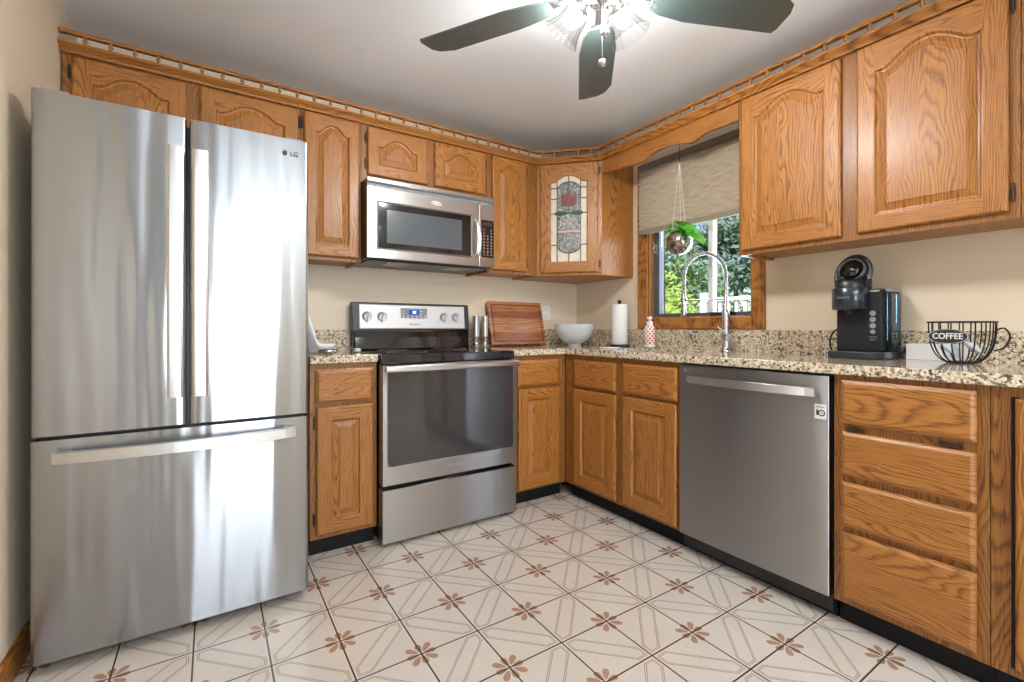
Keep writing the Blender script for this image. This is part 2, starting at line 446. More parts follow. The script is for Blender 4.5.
def inset(P, d):
    n = len(P); out = []
    for i in range(n):
        a = Vector(P[i - 1]); b = Vector(P[i]); c = Vector(P[(i + 1) % n])
        e1 = (b - a).normalized(); e2 = (c - b).normalized()
        n1 = Vector((-e1.y, e1.x)); n2 = Vector((-e2.y, e2.x))
        m = n1 + n2; k = m.length_squared
        m = m * (2 / k) if k > 1e-6 else n1
        out.append(tuple(b + m * d))
    return out

def door_mb(x0, x1, z0, z1, yb, arch=0.0, t=.019, side=.058, bot=.058, top=.05, field=True):
    """raised-panel door, front at yb - t. material 0 = upright grain, 1 = crosswise grain"""
    mb = MB(); yf = yb - t
    ox0, ox1, oz0, oz1 = x0 + side, x1 - side, z0 + bot, z1 - top - arch
    P, (nb, ns, nt) = arch_outline(ox0, ox1, oz0, oz1, arch)
    # sides and lipped outer edge
    R = lambda d, y: [(x0 + d, y, z0 + d), (x1 - d, y, z0 + d), (x1 - d, y, z1 - d), (x0 + d, y, z1 - d)]
    mb.rings([R(.004, yb), R(0, yb - .004), R(0, yf + .006), R(.004, yf + .0015), R(.007, yf)], 0, False, True, False)
    e = .007
    X0, X1, Z0, Z1 = x0 + e, x1 - e, z0 + e, z1 - e
    mb.add([(X0, yf, Z0), (ox0, yf, Z0), (ox0, yf, Z1), (X0, yf, Z1)], [(0, 1, 2, 3)], 0)
    mb.add([(ox1, yf, Z0), (X1, yf, Z0), (X1, yf, Z1), (ox1, yf, Z1)], [(0, 1, 2, 3)], 0)
    mb.add([(ox0, yf, Z0), (ox1, yf, Z0), (ox1, yf, oz0), (ox0, yf, oz0)], [(0, 1, 2, 3)], 1)
    topP = P[nb + ns: nb + ns + nt + 1]
    vs = []; fs = []
    for (px, pz) in topP: vs += [(px, yf, pz), (px, yf, Z1)]
    for i in range(nt): fs.append((2 * i, 2 * i + 1, 2 * i + 3, 2 * i + 2))
    mb.add(vs, fs, 1)
    def L(d, y):
        q = arch_outline(ox0 + d, ox1 - d, oz0 + d, oz1 - d, arch * max(.3, 1 - d * 3))[0]
        return [(px, y, pz) for px, pz in q]
    if field:
        mb.rings([L(0, yf), L(.003, yf + .0005), L(.006, yf + .005), L(.009, yf + .0105), L(.014, yf + .0115)], 0, False, False, False)
        mb.rings([L(.014, yf + .0115), L(.039, yf + .004), L(.0405, yf + .001)], 0, False, False, True)
    else:
        mb.rings([L(0, yf), L(.005, yf + .001), L(.009, yf + .006), L(.009, yf + .014)], 0, False, False, False)
    return mb, P

def slab_front_mb(x0, x1, z0, z1, yb, t=.019):
    mb = MB(); yf = yb - t
    R = lambda d, y: [(x0 + d, y, z0 + d), (x1 - d, y, z0 + d), (x1 - d, y, z1 - d), (x0 + d, y, z1 - d)]
    mb.rings([R(.003, yb), R(0, yb - .004), R(0, yf + .008), R(.004, yf + .006), R(.011, yf + .001), R(.013, yf)], 0, False, True, True)
    return mb

def hinge(th, door, x, zs, y):
    for z in zs:
        mb = MB(); mb.tube([(x, y - .005, z - .024), (x, y - .005, z + .024)], .0036, 8)
        mb.sphere((x, y - .005, z + .026), .0042, 8, 6); mb.sphere((x, y - .005, z - .026), .0042, 8, 6)
        mb.box(x - .006, y - .003, z - .018, x + .006, y - .0005, z + .018)
        th.part('hinge', mb, M['hinge'], door)

def base_cabinet(name, label, x0, x1, depth, run, doors, drawers, toe=.05, stiles=()):
    th = Thing(name, label, 'cabinet', ((x0 + x1) / 2, -depth / 2, 0), run)
    zt, zc = .086, .879; f = -depth
    mb = MB(); t = .016
    mb.box(x0, f + .02, zt, x0 + t, -.004, zc); mb.box(x1 - t, f + .02, zt, x1, -.004, zc)
    mb.box(x0 + t, f + .02, zt, x1 - t, -.004, zt + t); mb.box(x0 + t, -.02, zt + t, x1 - t, -.004, zc)
    th.part('carcass', mb, M['oakZ'])
    mb = MB(); mb.box(x0, f, zt, x1, f + .02, zc)
    th.part('face_frame', mb, [M['oakF']], bevel=.0015)
    mb = MB(); mb.box(x0, f + toe, 0, x1, f + toe + .015, zt)
    th.part('toe_kick', mb, M['toe'])
    for (a, b, z0, z1, hs) in doors:
        mb, _ = door_mb(a, b, z0, z1, f - .001, 0, side=.06, bot=.06, top=.06)
        d = th.part('door', mb, OAK)
        if hs: hinge(th, d, a - .008 if hs == 'L' else b + .008, (z0 + .07, z1 - .07), f)
    for (a, b, z0, z1) in drawers:
        th.part('drawer_front', slab_front_mb(a, b, z0, z1, f - .001), [M['oakX']])
    return th

def wall_cabinet(name, label, x0, x1, z0, z1, depth, run, doors, arch=.045):
    th = Thing(name, label, 'cabinet', ((x0 + x1) / 2, -depth / 2, z0), run)
    f = -depth
    mb = MB(); mb.box(x0, f + .02, z0 + .012, x1, -.003, z1)
    mb.box(x0, f + .02, z0, x0 + .014, -.003, z0 + .012); mb.box(x1 - .014, f + .02, z0, x1, -.003, z0 + .012)
    th.part('carcass', mb, M['oakZ'])
    mb = MB(); mb.box(x0, f, z0, x1, f + .02, z1)
    th.part('face_frame', mb, M['oakF'], bevel=.0015)
    for (a, b, c, d_, hs, ar) in doors:
        mb, _ = door_mb(a, b, c, d_, f - .001, ar, side=.056 if b - a > .3 else .05, bot=.056, top=.042)
        d = th.part('door', mb, OAK)
        if hs: hinge(th, d, a - .009 if hs == 'L' else b + .009, (c + .06, d_ - .06), f)
    return th

# ================================================================== SETTING
XL, YR, ZC = -2.930, -5.50, 2.34
mb = MB(); mb.box(XL - .1, YR - .1, -.06, .12, .1, 0); struct('floor', mb, M['floor'])
mb = MB(); mb.box(XL - .1, YR - .1, ZC, .12, .1, ZC + .06); struct('ceiling', mb, M['ceil'])
mb = MB(); mb.box(XL - .1, 0, 0, .12, .1, ZC); struct('wall_back', mb, M['wall'])
mb = MB(); mb.box(XL - .1, YR, 0, XL, 0, ZC); struct('wall_left', mb, M['wall'])
HY0, HY1, HZ0, HZ1 = -1.43, -.715, 1.10, 2.03
mb = MB()
ysr = [YR, HY0, HY1, 0]; zsr = [0, HZ0, HZ1, ZC]
tmp = MB(); tmp.slab(ysr, zsr, lambda i, j: not (i == 1 and j == 1), 0, .12)
mb.v = [(v[2], v[0], v[1]) for v in tmp.v]; mb.f = tmp.f; mb.mi = tmp.mi; mb.sm = tmp.sm
struct('wall_right', mb, M['wall'])
PX0, PX1, PZ1 = -2.66, -1.68, 2.06
tmp = MB(); tmp.slab([XL, PX0, PX1, .0], [0, PZ1, ZC], lambda i, j: not (i == 1 and j == 0), 0, .1)
mb = MB(); mb.v = [(v[0], YR - v[2], v[1]) for v in tmp.v]; mb.f = [f[::-1] for f in tmp.f]; mb.mi = tmp.mi; mb.sm = tmp.sm
struct('wall_rear', mb, M['wall'])
# patio door added in the unseen rear wall to give the steel bright reflections
th = Thing('added_patio_door', None, None, ((PX0 + PX1) / 2, YR - .05, 0), kind='structure')
mb = MB()
for a in (PX0, (PX0 + PX1) / 2 - .04, PX1 - .07): mb.box(a, YR - .08, 0.0, a + .07, YR - .03, PZ1)
mb.box(PX0, YR - .08, PZ1 - .07, PX1, YR - .03, PZ1); mb.box(PX0, YR - .08, 0, PX1, YR - .03, .08)
th.part('door_frame', mb, M['white'], bevel=.003)
mb = MB(); mb.box(PX0 + .07, YR - .058, .08, (PX0 + PX1) / 2 - .04, YR - .052, PZ1 - .07); th.part('pane', mb, M['pane'])
mb = MB(); mb.box((PX0 + PX1) / 2 + .03, YR - .058, .08, PX1 - .07, YR - .052, PZ1 - .07); th.part('pane', mb, M['pane'])
# unseen dark door added on the left wall to darken the steel's reflection
th = Thing('added_dark_door', None, None, (XL + .02, -4.0, 0), kind='structure')
M['added_dark'] = plain('added_dark_door_paint', lin(34, 32, 31), .5)
mb = MB(); mb.box(XL + .001, -5.2, .005, XL + .035, -3.45, 2.10); th.part('door_leaf', mb, M['added_dark'], bevel=.003)
mb = MB(); mb.tube([(XL + .035, -4.65, 1.0), (XL + .085, -4.65, 1.0), (XL + .09, -4.53, 1.0)], .009, 10); th.part('door_handle', mb, M['nickel'])
# baseboard along the left wall
mb = MB(); mb.prism([(XL, 0), (XL + .014, 0), (XL + .014, .07), (XL + .010, .083), (XL + .004, .09), (XL, .09)], -3.44, -.02, 'y')
bmv = MB(); bmv.v = [(v[0], v[1], v[2]) for v in mb.v]; bmv.f = mb.f; bmv.mi = mb.mi; bmv.sm = mb.sm
struct('baseboard_left', bmv, M['oakY'])

# kitchen window over the sink
wn = Thing('window_1', None, None, (0, -1.07, HZ0), kind='structure')
mb = MB(); cx0 = -.020; o0, o1, zb_, zt_ = -1.496, -.643, 1.036, 2.098
mb.box(cx0, o0, zb_, -.001, HY0 + .006, zt_); mb.box(cx0, HY1 - .006, zb_, -.001, o1, zt_)
mb.box(cx0, HY0 + .006, zb_, -.001, HY1 - .006, HZ0 + .006); mb.box(cx0, HY0 + .006, HZ1 - .006, -.001, HY1 - .006, zt_)
wn.part('casing', mb, [M['oakZ']], bevel=.004)
mb = MB(); mb.box(0, HY0, HZ0, .045, HY0 + .012, HZ1); mb.box(0, HY1 - .012, HZ0, .045, HY1, HZ1); mb.box(0, HY0 + .012, HZ0, .045, HY1 - .012, HZ0 + .012)
wn.part('jamb', mb, M['oakZ'])
mb = MB(); a, b, c, d = HY0 + .012, HY1 - .012, HZ0 + .012, HZ1
mb.box(.045, a, c, .10, a + .022, d); mb.box(.045, b - .045, c, .10, b, d); mb.box(.045, a + .022, c, .10, b - .045, c + .022)
wn.part('sash', mb, M['vinyl'], bevel=.003)
mb = MB(); mb.box(.05, -1.155, c + .022, .095, -1.126, d); wn.part('mullion', mb, M['white'], bevel=.003)
mb = MB(); mb.box(.070, a + .022, c + .022, .074, -1.163, d); wn.part('pane', mb, M['pane'])
mb = MB(); mb.box(.070, -1.118, c + .022, .074, b - .045, d); wn.part('pane', mb, M['pane'])
mb = MB(); mb.box(.02, -1.30, HZ0 + .012, .046, -1.16, HZ0 + .028); mb.tube([(.025, -1.23, HZ0 + .03), (.0, -1.25, HZ0 + .032), (-.012, -1.31, HZ0 + .03)], .006)
wn.part('window_crank', mb, M['black'])
mb = MB(); mb.box(.032, b - .03, 1.53, .046, b - .006, 1.60); mb.tube([(.035, b - .015, 1.57), (.02, b - .018, 1.585), (.012, b - .02, 1.56)], .006)
wn.part('window_latch', mb, M['nickel'])

# ================================================================== BIG APPLIANCES
# ---- refrigerator
FX0, FX1, FY = -2.876, -2.116, -.875
fr = Thing('refrigerator', 'tall stainless steel french door refrigerator with bottom freezer drawer beside the left wall', 'refrigerator', ((FX0 + FX1) / 2, -.45, 0))
mb = MB(); mb.box(FX0 + .005, FY + .085, .03, FX1 - .005, -.04, 1.735)
fr.part('cabinet_body', mb, plain('fridge_side_grey', lin(92, 94, 98), .4), bevel=.004)
def bowed(x0, x1, yf, yb, bow, rad=.012, n=18):
    P = [(x0, yb), (x0, yf + rad)]
    for i in range(1, 6):
        t = PI / 2 * i / 6; P.append((x0 + rad * (1 - math.cos(t)), yf + rad * (1 - math.sin(t))))
    for i in range(n + 1):
        s_ = i / n; P.append((x0 + rad + (x1 - x0 - 2 * rad) * s_, yf - bow * (1 - (2 * s_ - 1) ** 2)))
    for i in range(1, 6):
        t = PI / 2 * (6 - i) / 6; P.append((x1 - rad * (1 - math.cos(t)), yf + rad * (1 - math.sin(t))))
    P += [(x1, yf + rad), (x1, yb)]
    return P
def bar_handle_v(x, z0, z1, yd, w=.044, out=.055):
    mb = MB(); loops = []
    N = 14
    for i in range(N + 1):
        s_ = i / N; z = z0 + (z1 - z0) * s_; o_ = out * (.62 + .38 * math.sin(PI * s_) ** .7)
        loops.append([(x - w / 2, yd - o_ + .012, z), (x - w / 2, yd - o_, z), (x - w / 3, yd - o_ - .004, z), (x + w / 3, yd - o_ - .004, z), (x + w / 2, yd - o_, z), (x + w / 2, yd - o_ + .012, z)])
    mb.rings(loops, 0, False)
    for z in (z0 + .02, z1 - .02): mb.box(x - w / 2 + .006, yd - out * .66 + .01, z - .018, x + w / 2 - .006, yd + .004, z + .018)
    return mb
def bar_handle_h(x0, x1, z, yd, h=.034, out=.05, sag=.0):
    mb = MB(); loops = []; N = 18
    for i in range(N + 1):
        s_ = i / N; x = x0 + (x1 - x0) * s_; o_ = out * (.5 + .5 * math.sin(PI * s_) ** .6); zz = z - sag * math.sin(PI * s_)
        loops.append([(x, yd - o_ + .012, zz - h / 2), (x, yd - o_, zz - h / 2), (x, yd - o_ - .004, zz - h * .44), (x, yd - o_ - .004, zz + h * .44), (x, yd - o_, zz + h / 2), (x, yd - o_ + .012, zz + h / 2)])
    mb.rings(loops, 0, False)
    for x in (x0 + .018, x1 - .018): mb.box(x - .016, yd - out * .55 + .01, z - h / 2 + .005, x + .016, yd + .004, z + h / 2 - .005)
    return mb
mid = -2.4955
for (a, b, hx) in ((FX0, mid - .004, -2.5285), (mid + .004, FX1, -2.460)):
    mb = MB(); mb.prism(bowed(a, b, FY, FY + .075, .0008), .716, 1.752, 'z', 0, True)
    d = fr.part('door', mb, M['fridge'])
    fr.part('handle', bar_handle_v(hx, .812, 1.642, FY, .044), M['bright'], d)
    mb = MB(); xx = a + .05 if a == FX0 else b - .05
    mb.box(xx - .03, FY + .02, 1.752, xx + .03, FY + .10, 1.766); fr.part('hinge_cover', mb, M['grey'], d, bevel=.003)
    if a != FX0:
        mb = text_mb('LG', .024, -2.167, FY - .003, 1.697)
        mb.lathe([(.009, 0), (.009, .0012)], (-2.199, FY - .002, 1.697), 20, 0, Matrix.Rotation(PI / 2, 4, 'X'))
        fr.part('brand_lettering', mb, M['char'], d)
mb = MB(); mb.prism(bowed(FX0 - .002, FX1 + .001, FY, FY + .075, .0012), .04, .704, 'z', 0, True)
d = fr.part('freezer_drawer', mb, M['fridge'])
fr.part('handle', bar_handle_h(-2.822, -2.166, .654, FY, .038, .062), M['bright'], d)
mb = MB(); mb.box(FX0 + .02, FY + .05, .704, FX1 - .02, FY + .085, .716); mb.box(mid - .006, FY + .05, .716, mid + .006, FY + .085, 1.74)
fr.part('door_gasket', mb, M['black'])
mb = MB(); mb.box(FX0 + .02, FY + .10, .008, FX1 - .02, FY + .13, .045); fr.part('base_grille', mb, M['black'])
for x in (FX0 + .06, FX1 - .06):
    mb = MB(); mb.lathe([(.022, 0), (.022, .012), (.010, .014), (.010, .04)], (x, FY + .16, 0), 16); fr.part('levelling_foot', mb, M['grey'])

# ---- range
RX0, RX1, RY = -1.757, -1.003, -.632
rg = Thing('range', 'freestanding stainless steel electric range with black glass cooktop and oven window', 'range', ((RX0 + RX1) / 2, -.33, 0))
mb = MB(); mb.box(RX0 + .004, RY + .05, .02, RX1 - .004, -.03, .862); rg.part('oven_body', mb, M['black'])
mb = MB(); mb.box(RX0 + .002, RY + .005, .869, RX1 - .002, -.03, .914); mb.box(RX0 + .002, RY + .03, .862, RX1 - .002, RY + .06, .869); rg.part('cooktop', mb, M['blackgloss'], bevel=.004)
ct = rg.o.children[-1]
for (bx, by, br) in ((-1.56, -.44, .105), (-1.20, -.44, .085), (-1.56, -.20, .08), (-1.20, -.20, .10)):
    mb = MB(); mb.lathe([(br, .9141), (br, .9145), (br - .004, .9145), (br - .004, .9141)], (bx, by, 0), 40, cap0=False, cap1=False); rg.part('burner_ring', mb, M['grey'], ct)
mb = MB(); mb.box(RX0, RY - .012, .020, RX1, RY + .05, .272); rg.part('storage_drawer', mb, M['steel'], bevel=.004)
mb = MB()
tmp = MB(); tmp.slab([RX0, -1.733, -1.029, RX1], [.296, .384, .838, .862], lambda i, j: not (i == 1 and j == 1), 0, .055)
mb.v = [(v[0], RY - .018 + .055 - v[2], v[1]) for v in tmp.v]; mb.f = [f[::-1] for f in tmp.f]; mb.mi = tmp.mi; mb.sm = tmp.sm
od = rg.part('oven_door', mb, M['steel'])
mb = MB(); P = []
for (cx_, cz_, a0) in ((-1.733 + .02, .384 + .02, PI), (-1.029 - .02, .384 + .02, 1.5 * PI), (-1.029, .838, 0), (-1.733, .838, PI / 2)):
    if cz_ > .8: P.append((cx_, cz_)); continue
    for i in range(6): P.append((cx_ + .02 * math.cos(a0 + PI / 2 * i / 5), cz_ + .02 * math.sin(a0 + PI / 2 * i / 5)))
mb.prism(P, RY - .0175, RY + .02, 'y'); rg.part('oven_window', mb, M['ovenglass'], od)
mb = MB()
Pi = inset(P, -.004); n = len(P)
mb.rings([[(p[0], RY - .0185, p[1]) for p in P], [(p[0], RY - .0205, p[1]) for p in inset(P, -.001)], [(p[0], RY - .018, p[1]) for p in Pi]], 0, False, False, False)
rg.part('window_trim', mb, M['bright'], od)
# oven racks faintly behind the glass are inside the door glass tone; wide flat handle across the top of the door
mb = MB(); mb.prism([(RY - .018, .832), (RY - .058, .834), (RY - .064, .842), (RY - .064, .858), (RY - .058, .864), (RY - .018, .866)], RX0 + .003, RX1 - .010, 'x')
rg.part('handle', mb, M['bright'], od, bevel=.002)
rg.part('brand_lettering', text_mb('Whirlpool', .024, -1.38, RY - .018, .343), M['bright'], od)
mb = MB(); mb.box(RX0 + .006, -.09, .914, RX1 - .006, -.03, 1.03); mb.prism([(-.110, .916), (-.045, .916), (-.045, .985), (-.090, 1.02), (-.098, .985)], RX0 + .012, RX1 - .012, 'x')
bgd = rg.part('backguard_riser', mb, M['blackgloss'], bevel=.003)
mb = MB(); mb.prism([(-.085, 1.026), (-.03, 1.024), (-.03, 1.192), (-.068, 1.192)], RX0, RX1, 'x'); cp = rg.part('control_console', mb, M['char'], bevel=.005)
def on_panel(z): return -.087 + (z - 1.026) * (.017 / .166)
mb = MB(); mb.prism([(on_panel(1.036) , 1.036), (-.05, 1.036), (-.05, 1.18), (on_panel(1.18), 1.18)], -1.716, -1.036, 'x'); fp = rg.part('control_panel', mb, M['satin'], bevel=.004)
TIL = Matrix.Rotation(PI / 2 + .10, 4, 'X')
for kx in (-1.671, -1.583, -1.182, -1.100):
    y = on_panel(1.107)
    mb = MB(); mb.lathe([(.030, -.002), (.030, .002), (.026, .004), (.024, .014), (.022, .017)], (kx, y, 1.107), 24, 0, TIL)
    kb = rg.part('knob', mb, M['satin'], fp)
    mb = MB(); mb.box(kx - .0055, y - .030, 1.080, kx + .0055, y - .014, 1.134); rg.part('knob_grip', mb, M['satin'], kb, bevel=.002)
    mb = MB(); mb.box(kx - .0015, y - .0308, 1.108, kx + .0015, y - .030, 1.132); rg.part('knob_pointer', mb, M['black'], kb)
mb = MB(); y = on_panel(1.128); mb.box(-1.468, y - .003, 1.092, -1.298, y + .01, 1.161); dp = rg.part('display_panel', mb, M['grey'], fp, bevel=.002)
mb = MB(); mb.box(-1.415, y - .0045, 1.122, -1.352, y - .003, 1.150); rg.part('clock_display', mb, M['display'], dp)
rg.part('clock_digits', text_mb('88', .024, -1.383, y - .0045, 1.136), M['digit'], dp)
mb = MB()
for i in range(6):
    for zz in (1.100, 1.112): mb.box(-1.458 + i * .028, y - .0042, zz, -1.444 + i * .028, y - .003, zz + .004)
for i in range(2):
    for zz in (1.126, 1.142): mb.box(-1.458 + i * .018 + (0 if i == 0 else .095), y - .0042, zz, -1.444 + i * .018 + (0 if i == 0 else .095), y - .003, zz + .004)
rg.part('touch_keys', mb, M['white'], dp)
rg.part('brand_lettering', text_mb('Whirlpool', .016, -1.383, on_panel(1.063) , 1.063), M['char'], fp)
mb = MB(); mb.lathe([(.008, 0), (.008, .004)], (-1.232, on_panel(1.075), 1.075), 14, 0, TIL); rg.part('indicator_button', mb, M['white'], fp)

# ---- over-the-range microwave
MX0, MX1, MY = -1.757, -.997, -.372
mw = Thing('microwave', 'stainless steel over-the-range microwave mounted under the short oak cabinets', 'microwave', ((MX0 + MX1) / 2, -.18, 1.40))
mb = MB(); mb.box(MX0, MY + .002, 1.405, MX1, -.005, 1.822); mb.box(MX0 + .02, -.34, 1.398, MX1 - .02, -.03, 1.405); mwb = mw.part('housing', mb, M['char'], bevel=.003)
mb = MB()
for x0_ in (MX0 + .14, MX1 - .26):
    mb = MB(); mb.box(x0_ - .006, -.315, 1.3965, x0_ + .108, -.195, 1.398)
    for i in range(9): mb.box(x0_ + i * .012, -.31, 1.395, x0_ + .006 + i * .012, -.20, 1.3965)
    mw.part('grease_filter', mb, M['nickel'], mwb)
mb = MB(); mb.prism([(MY + .004, 1.797), (MY - .022, 1.800), (MY - .026, 1.806), (MY - .024, 1.822), (MY + .004, 1.822)], MX0, MX1, 'x'); mw.part('top_trim', mb, M['bright'], bevel=.002)
mb = MB(); mb.box(MX0 + .004, MY - .004, 1.775, MX1 - .004, MY + .004, 1.797)
for i in range(60): mb.box(MX0 + .01 + i * .0124, MY - .008, 1.778, MX0 + .016 + i * .0124, MY - .003, 1.795)
mw.part('vent_grille', mb, M['grey'])
mb = MB(); tmp = MB(); tmp.slab([MX0, -1.700, -1.156, -1.105], [1.408, 1.461, 1.697, 1.774], lambda i, j: not (i == 1 and j == 1), 0, .026)
mb.v = [(v[0], MY + .002 - v[2], v[1]) for v in tmp.v]; mb.f = tmp.f[:]; mb.f = [f[::-1] for f in tmp.f]; mb.mi = tmp.mi; mb.sm = tmp.sm
md = mw.part('door', mb, M['bright'])
mb = MB(); mb.box(-1.700, MY - .021, 1.461, -1.156, MY, 1.697); mw.part('door_glass', mb, M['blackgloss'], md)
mb = MB(); mb.box(-1.655, MY - .0216, 1.490, -1.215, MY - .021, 1.664); mw.part('viewing_screen', mb, plain('grey_mesh_screen', lin(78, 86, 92), .18, coat=.6), md)
mb = MB(); R_ = lambda d, y: [(-1.700 - d, y, 1.461 - d), (-1.156 + d, y, 1.461 - d), (-1.156 + d, y, 1.697 + d), (-1.700 - d, y, 1.697 + d)]
mb.rings([R_(.000, MY - .024), R_(.004, MY - .027), R_(.010, MY - .0235)], 0, False, False, False); mw.part('window_trim', mb, M['nickel'], md)
mb = MB(); pts = [(-1.122, MY - .024 - .042 * math.sin(PI * i / 12) ** .6, 1.452 + .23 * i / 12) for i in range(13)]
loops = [[(p[0] - .011, p[1] + .006, p[2]), (p[0] - .011, p[1] - .002, p[2]), (p[0], p[1] - .006, p[2]), (p[0] + .011, p[1] - .002, p[2]), (p[0] + .011, p[1] + .006, p[2])] for p in pts]
mb.rings(loops, 0, False); mw.part('handle', mb, M['bright'], md)
mb = MB(); mb.lathe([(.030, 0), (.028, .003)], (-1.374, MY - .024, 1.737), 24, 0, Matrix.Rotation(PI / 2, 4, 'X') @ Matrix.Diagonal((1, .38, 1, 1))); bd = mw.part('badge', mb, M['white'], md)
mw.part('badge_lettering', text_mb('Whirlpool', .012, -1.374, MY - .027, 1.737), M['char'], bd)
mb = MB(); mb.box(-1.101, MY - .024, 1.408, MX1, MY + .002, 1.774); pc = mw.part('control_panel', mb, M['bright'], bevel=.002)
mb = MB(); mb.box(-1.087, MY - .0255, 1.462, -1.002, MY - .022, 1.684); kp = mw.part('keypad', mb, M['blackgloss'], pc)
mb = MB()
for j in range(9):
    for i in range(3):
        if j > 6 and i == 1: continue
        mb.lathe([(.006, 0), (.006, .0006)], (-1.070 + i * .025, MY - .0255, 1.478 + j * .0185), 10, 0, Matrix.Rotation(PI / 2, 4, 'X'))
mb.box(-1.075, MY - .0262, 1.650, -1.014, MY - .0255, 1.674, 1)
mw.part('keypad_buttons', mb, [M['nickel'], M['char']], kp)

# ---- dishwasher (right run)
DWY = .604
dw = Thing('dishwasher', 'stainless steel dishwasher with curved bar handle between oak base cabinets', 'dishwasher', (1.725, -.30, 0), 'R')
mb = MB(); mb.box(1.418, -DWY + .03, .03, 2.036, -.03, .874); dw.part('tub', mb, M['black'])
mb = MB(); mb.prism(bowed(1.412, 2.035, -DWY, -DWY + .03, .004, .008), .093, .870, 'z', 0, True); d = dw.part('door', mb, M['dwsteel'])
dw.part('handle', bar_handle_h(1.475, 2.000, .811, -DWY, .032, .05), M['bright'], d)
mb = MB(); mb.box(1.990, -DWY - .0035, .716, 2.028, -DWY - .001, .769); lb = dw.part('warranty_sticker', mb, M['white'], d)
dw.part('sticker_lettering', text_mb('1', .026, 1.999, -DWY - .0035, .738, bold=.001), M['black'], lb)
mb = MB(); mb.lathe([(.0115, 0), (.0115, .0008), (.0080, .0008), (.0080, 0)], (2.013, -DWY - .0035, .738), 24, 0, Matrix.Rotation(PI / 2, 4, 'X'), cap0=False, cap1=False); mb.box(2.010, -DWY - .0043, .737, 2.016, -DWY - .0035, .739); mb.box(1.996, -DWY - .0043, .758, 2.022, -DWY - .0035, .760)
dw.part('sticker_emblem', mb, M['black'], lb)
mb = MB(); mb.lathe([(.008, 0), (.008, .0010)], (1.447, -DWY - .001, .846), 20, 0, Matrix.Rotation(PI / 2, 4, 'X')); mb2 = text_mb('LG', .014, 1.468, -DWY - .001, .846)
mb.add(mb2.v, mb2.f); dw.part('brand_lettering', mb, M['bright'], d)
mb = MB(); mb.box(1.418, -DWY + .07, .0, 2.036, -DWY + .085, .09); dw.part('kick_plate', mb, M['toe'])

# ================================================================== BASE CABINETS
dBk, dRt = .568, .586
base_cabinet('base_cabinet', 'narrow oak base cabinet between refrigerator and range', -2.062, -1.762, dBk, 'W', [(-2.036, -1.782, .108, .684, 'L')], [(-2.038, -1.782, .700, .853)])
base_cabinet('base_cabinet', 'narrow oak base cabinet right of the range in the corner', -.985, -.588, dBk, 'W', [(-.947, -.645, .100, .684, None)], [(-.947, -.645, .700, .850)])
base_cabinet('sink_base_cabinet', 'two-door oak sink cabinet under the window beside the dishwasher', .570, 1.410, dRt, 'R', [(.664, 1.006, .104, .676, None), (1.057, 1.396, .104, .679, None)], [(.664, 1.006, .692, .850), (1.057, 1.399, .694, .853)])
dcab = base_cabinet('drawer_cabinet', 'oak base cabinet with four stacked drawer fronts right of the dishwasher', 2.044, 2.433, dRt, 'R', [], [(2.070, 2.408, .712, .862), (2.070, 2.408, .534, .684), (2.070, 2.408, .358, .511), (2.070, 2.408, .110, .338)])
for x_ in (2.085, 2.325):
    mb = MB(); mb.box(x_, -dRt - .012, .689, x_ + .05, -dRt - .0005, .699); mb.box(x_ + .012, -dRt - .016, .691, x_ + .03, -dRt - .012, .697)
    dcab.part('drawer_catch', mb, M['hinge'])
th = base_cabinet('base_cabinet', 'oak base cabinet with tall door at the right edge past the drawers', 2.4345, 3.05, dRt, 'R', [(2.484, 2.99, .112, .848, None)], [])
mb = MB(); mb.box(2.474, -dRt - .0008, .108, 2.488, -dRt - .0002, .852); th.part('gap_shade_strip', mb, M['toe'])  # black strip standing in for the shade inside the gap
# ================================================================== WORKTOPS
ZB, ZT = .880, .9155
wk = Thing('countertop', 'small granite countertop between refrigerator and range', 'countertop', (-1.915, -.3, ZB))
mb = MB(); mb.box(-2.064, -.594, ZB, -1.762, -.022, ZT); wk.part('slab', mb, M['granite'], bevel=.004)
mb = MB(); mb.box(-2.064, -.021, ZB, -1.762, -.001, 1.030); wk.part('backsplash', mb, M['granite'], bevel=.002)
wk = Thing('countertop', 'long L-shaped granite countertop around the corner, under the window', 'countertop', (-.3, -.9, ZB))
mb = MB(); xs = [-.998, -.612, -.50, -.13, -.021]; ys = [-3.05, -1.33, -.80, -.594, -.022]
mb.slab(xs, ys, lambda i, j: (j == 3 or i >= 1) and not (i == 2 and j == 1), ZB, ZT)
wk.part('slab', mb, M['granite'], bevel=.004)
mb = MB(); mb.box(-.998, -.021, ZB, -.021, -.001, 1.032); wk.part('backsplash', mb, M['granite'], bevel=.002)
mb = MB(); mb.box(-.0205, -3.05, ZB, -.001, -.001, 1.030); wk.part('backsplash', mb, M['granite'], bevel=.002)
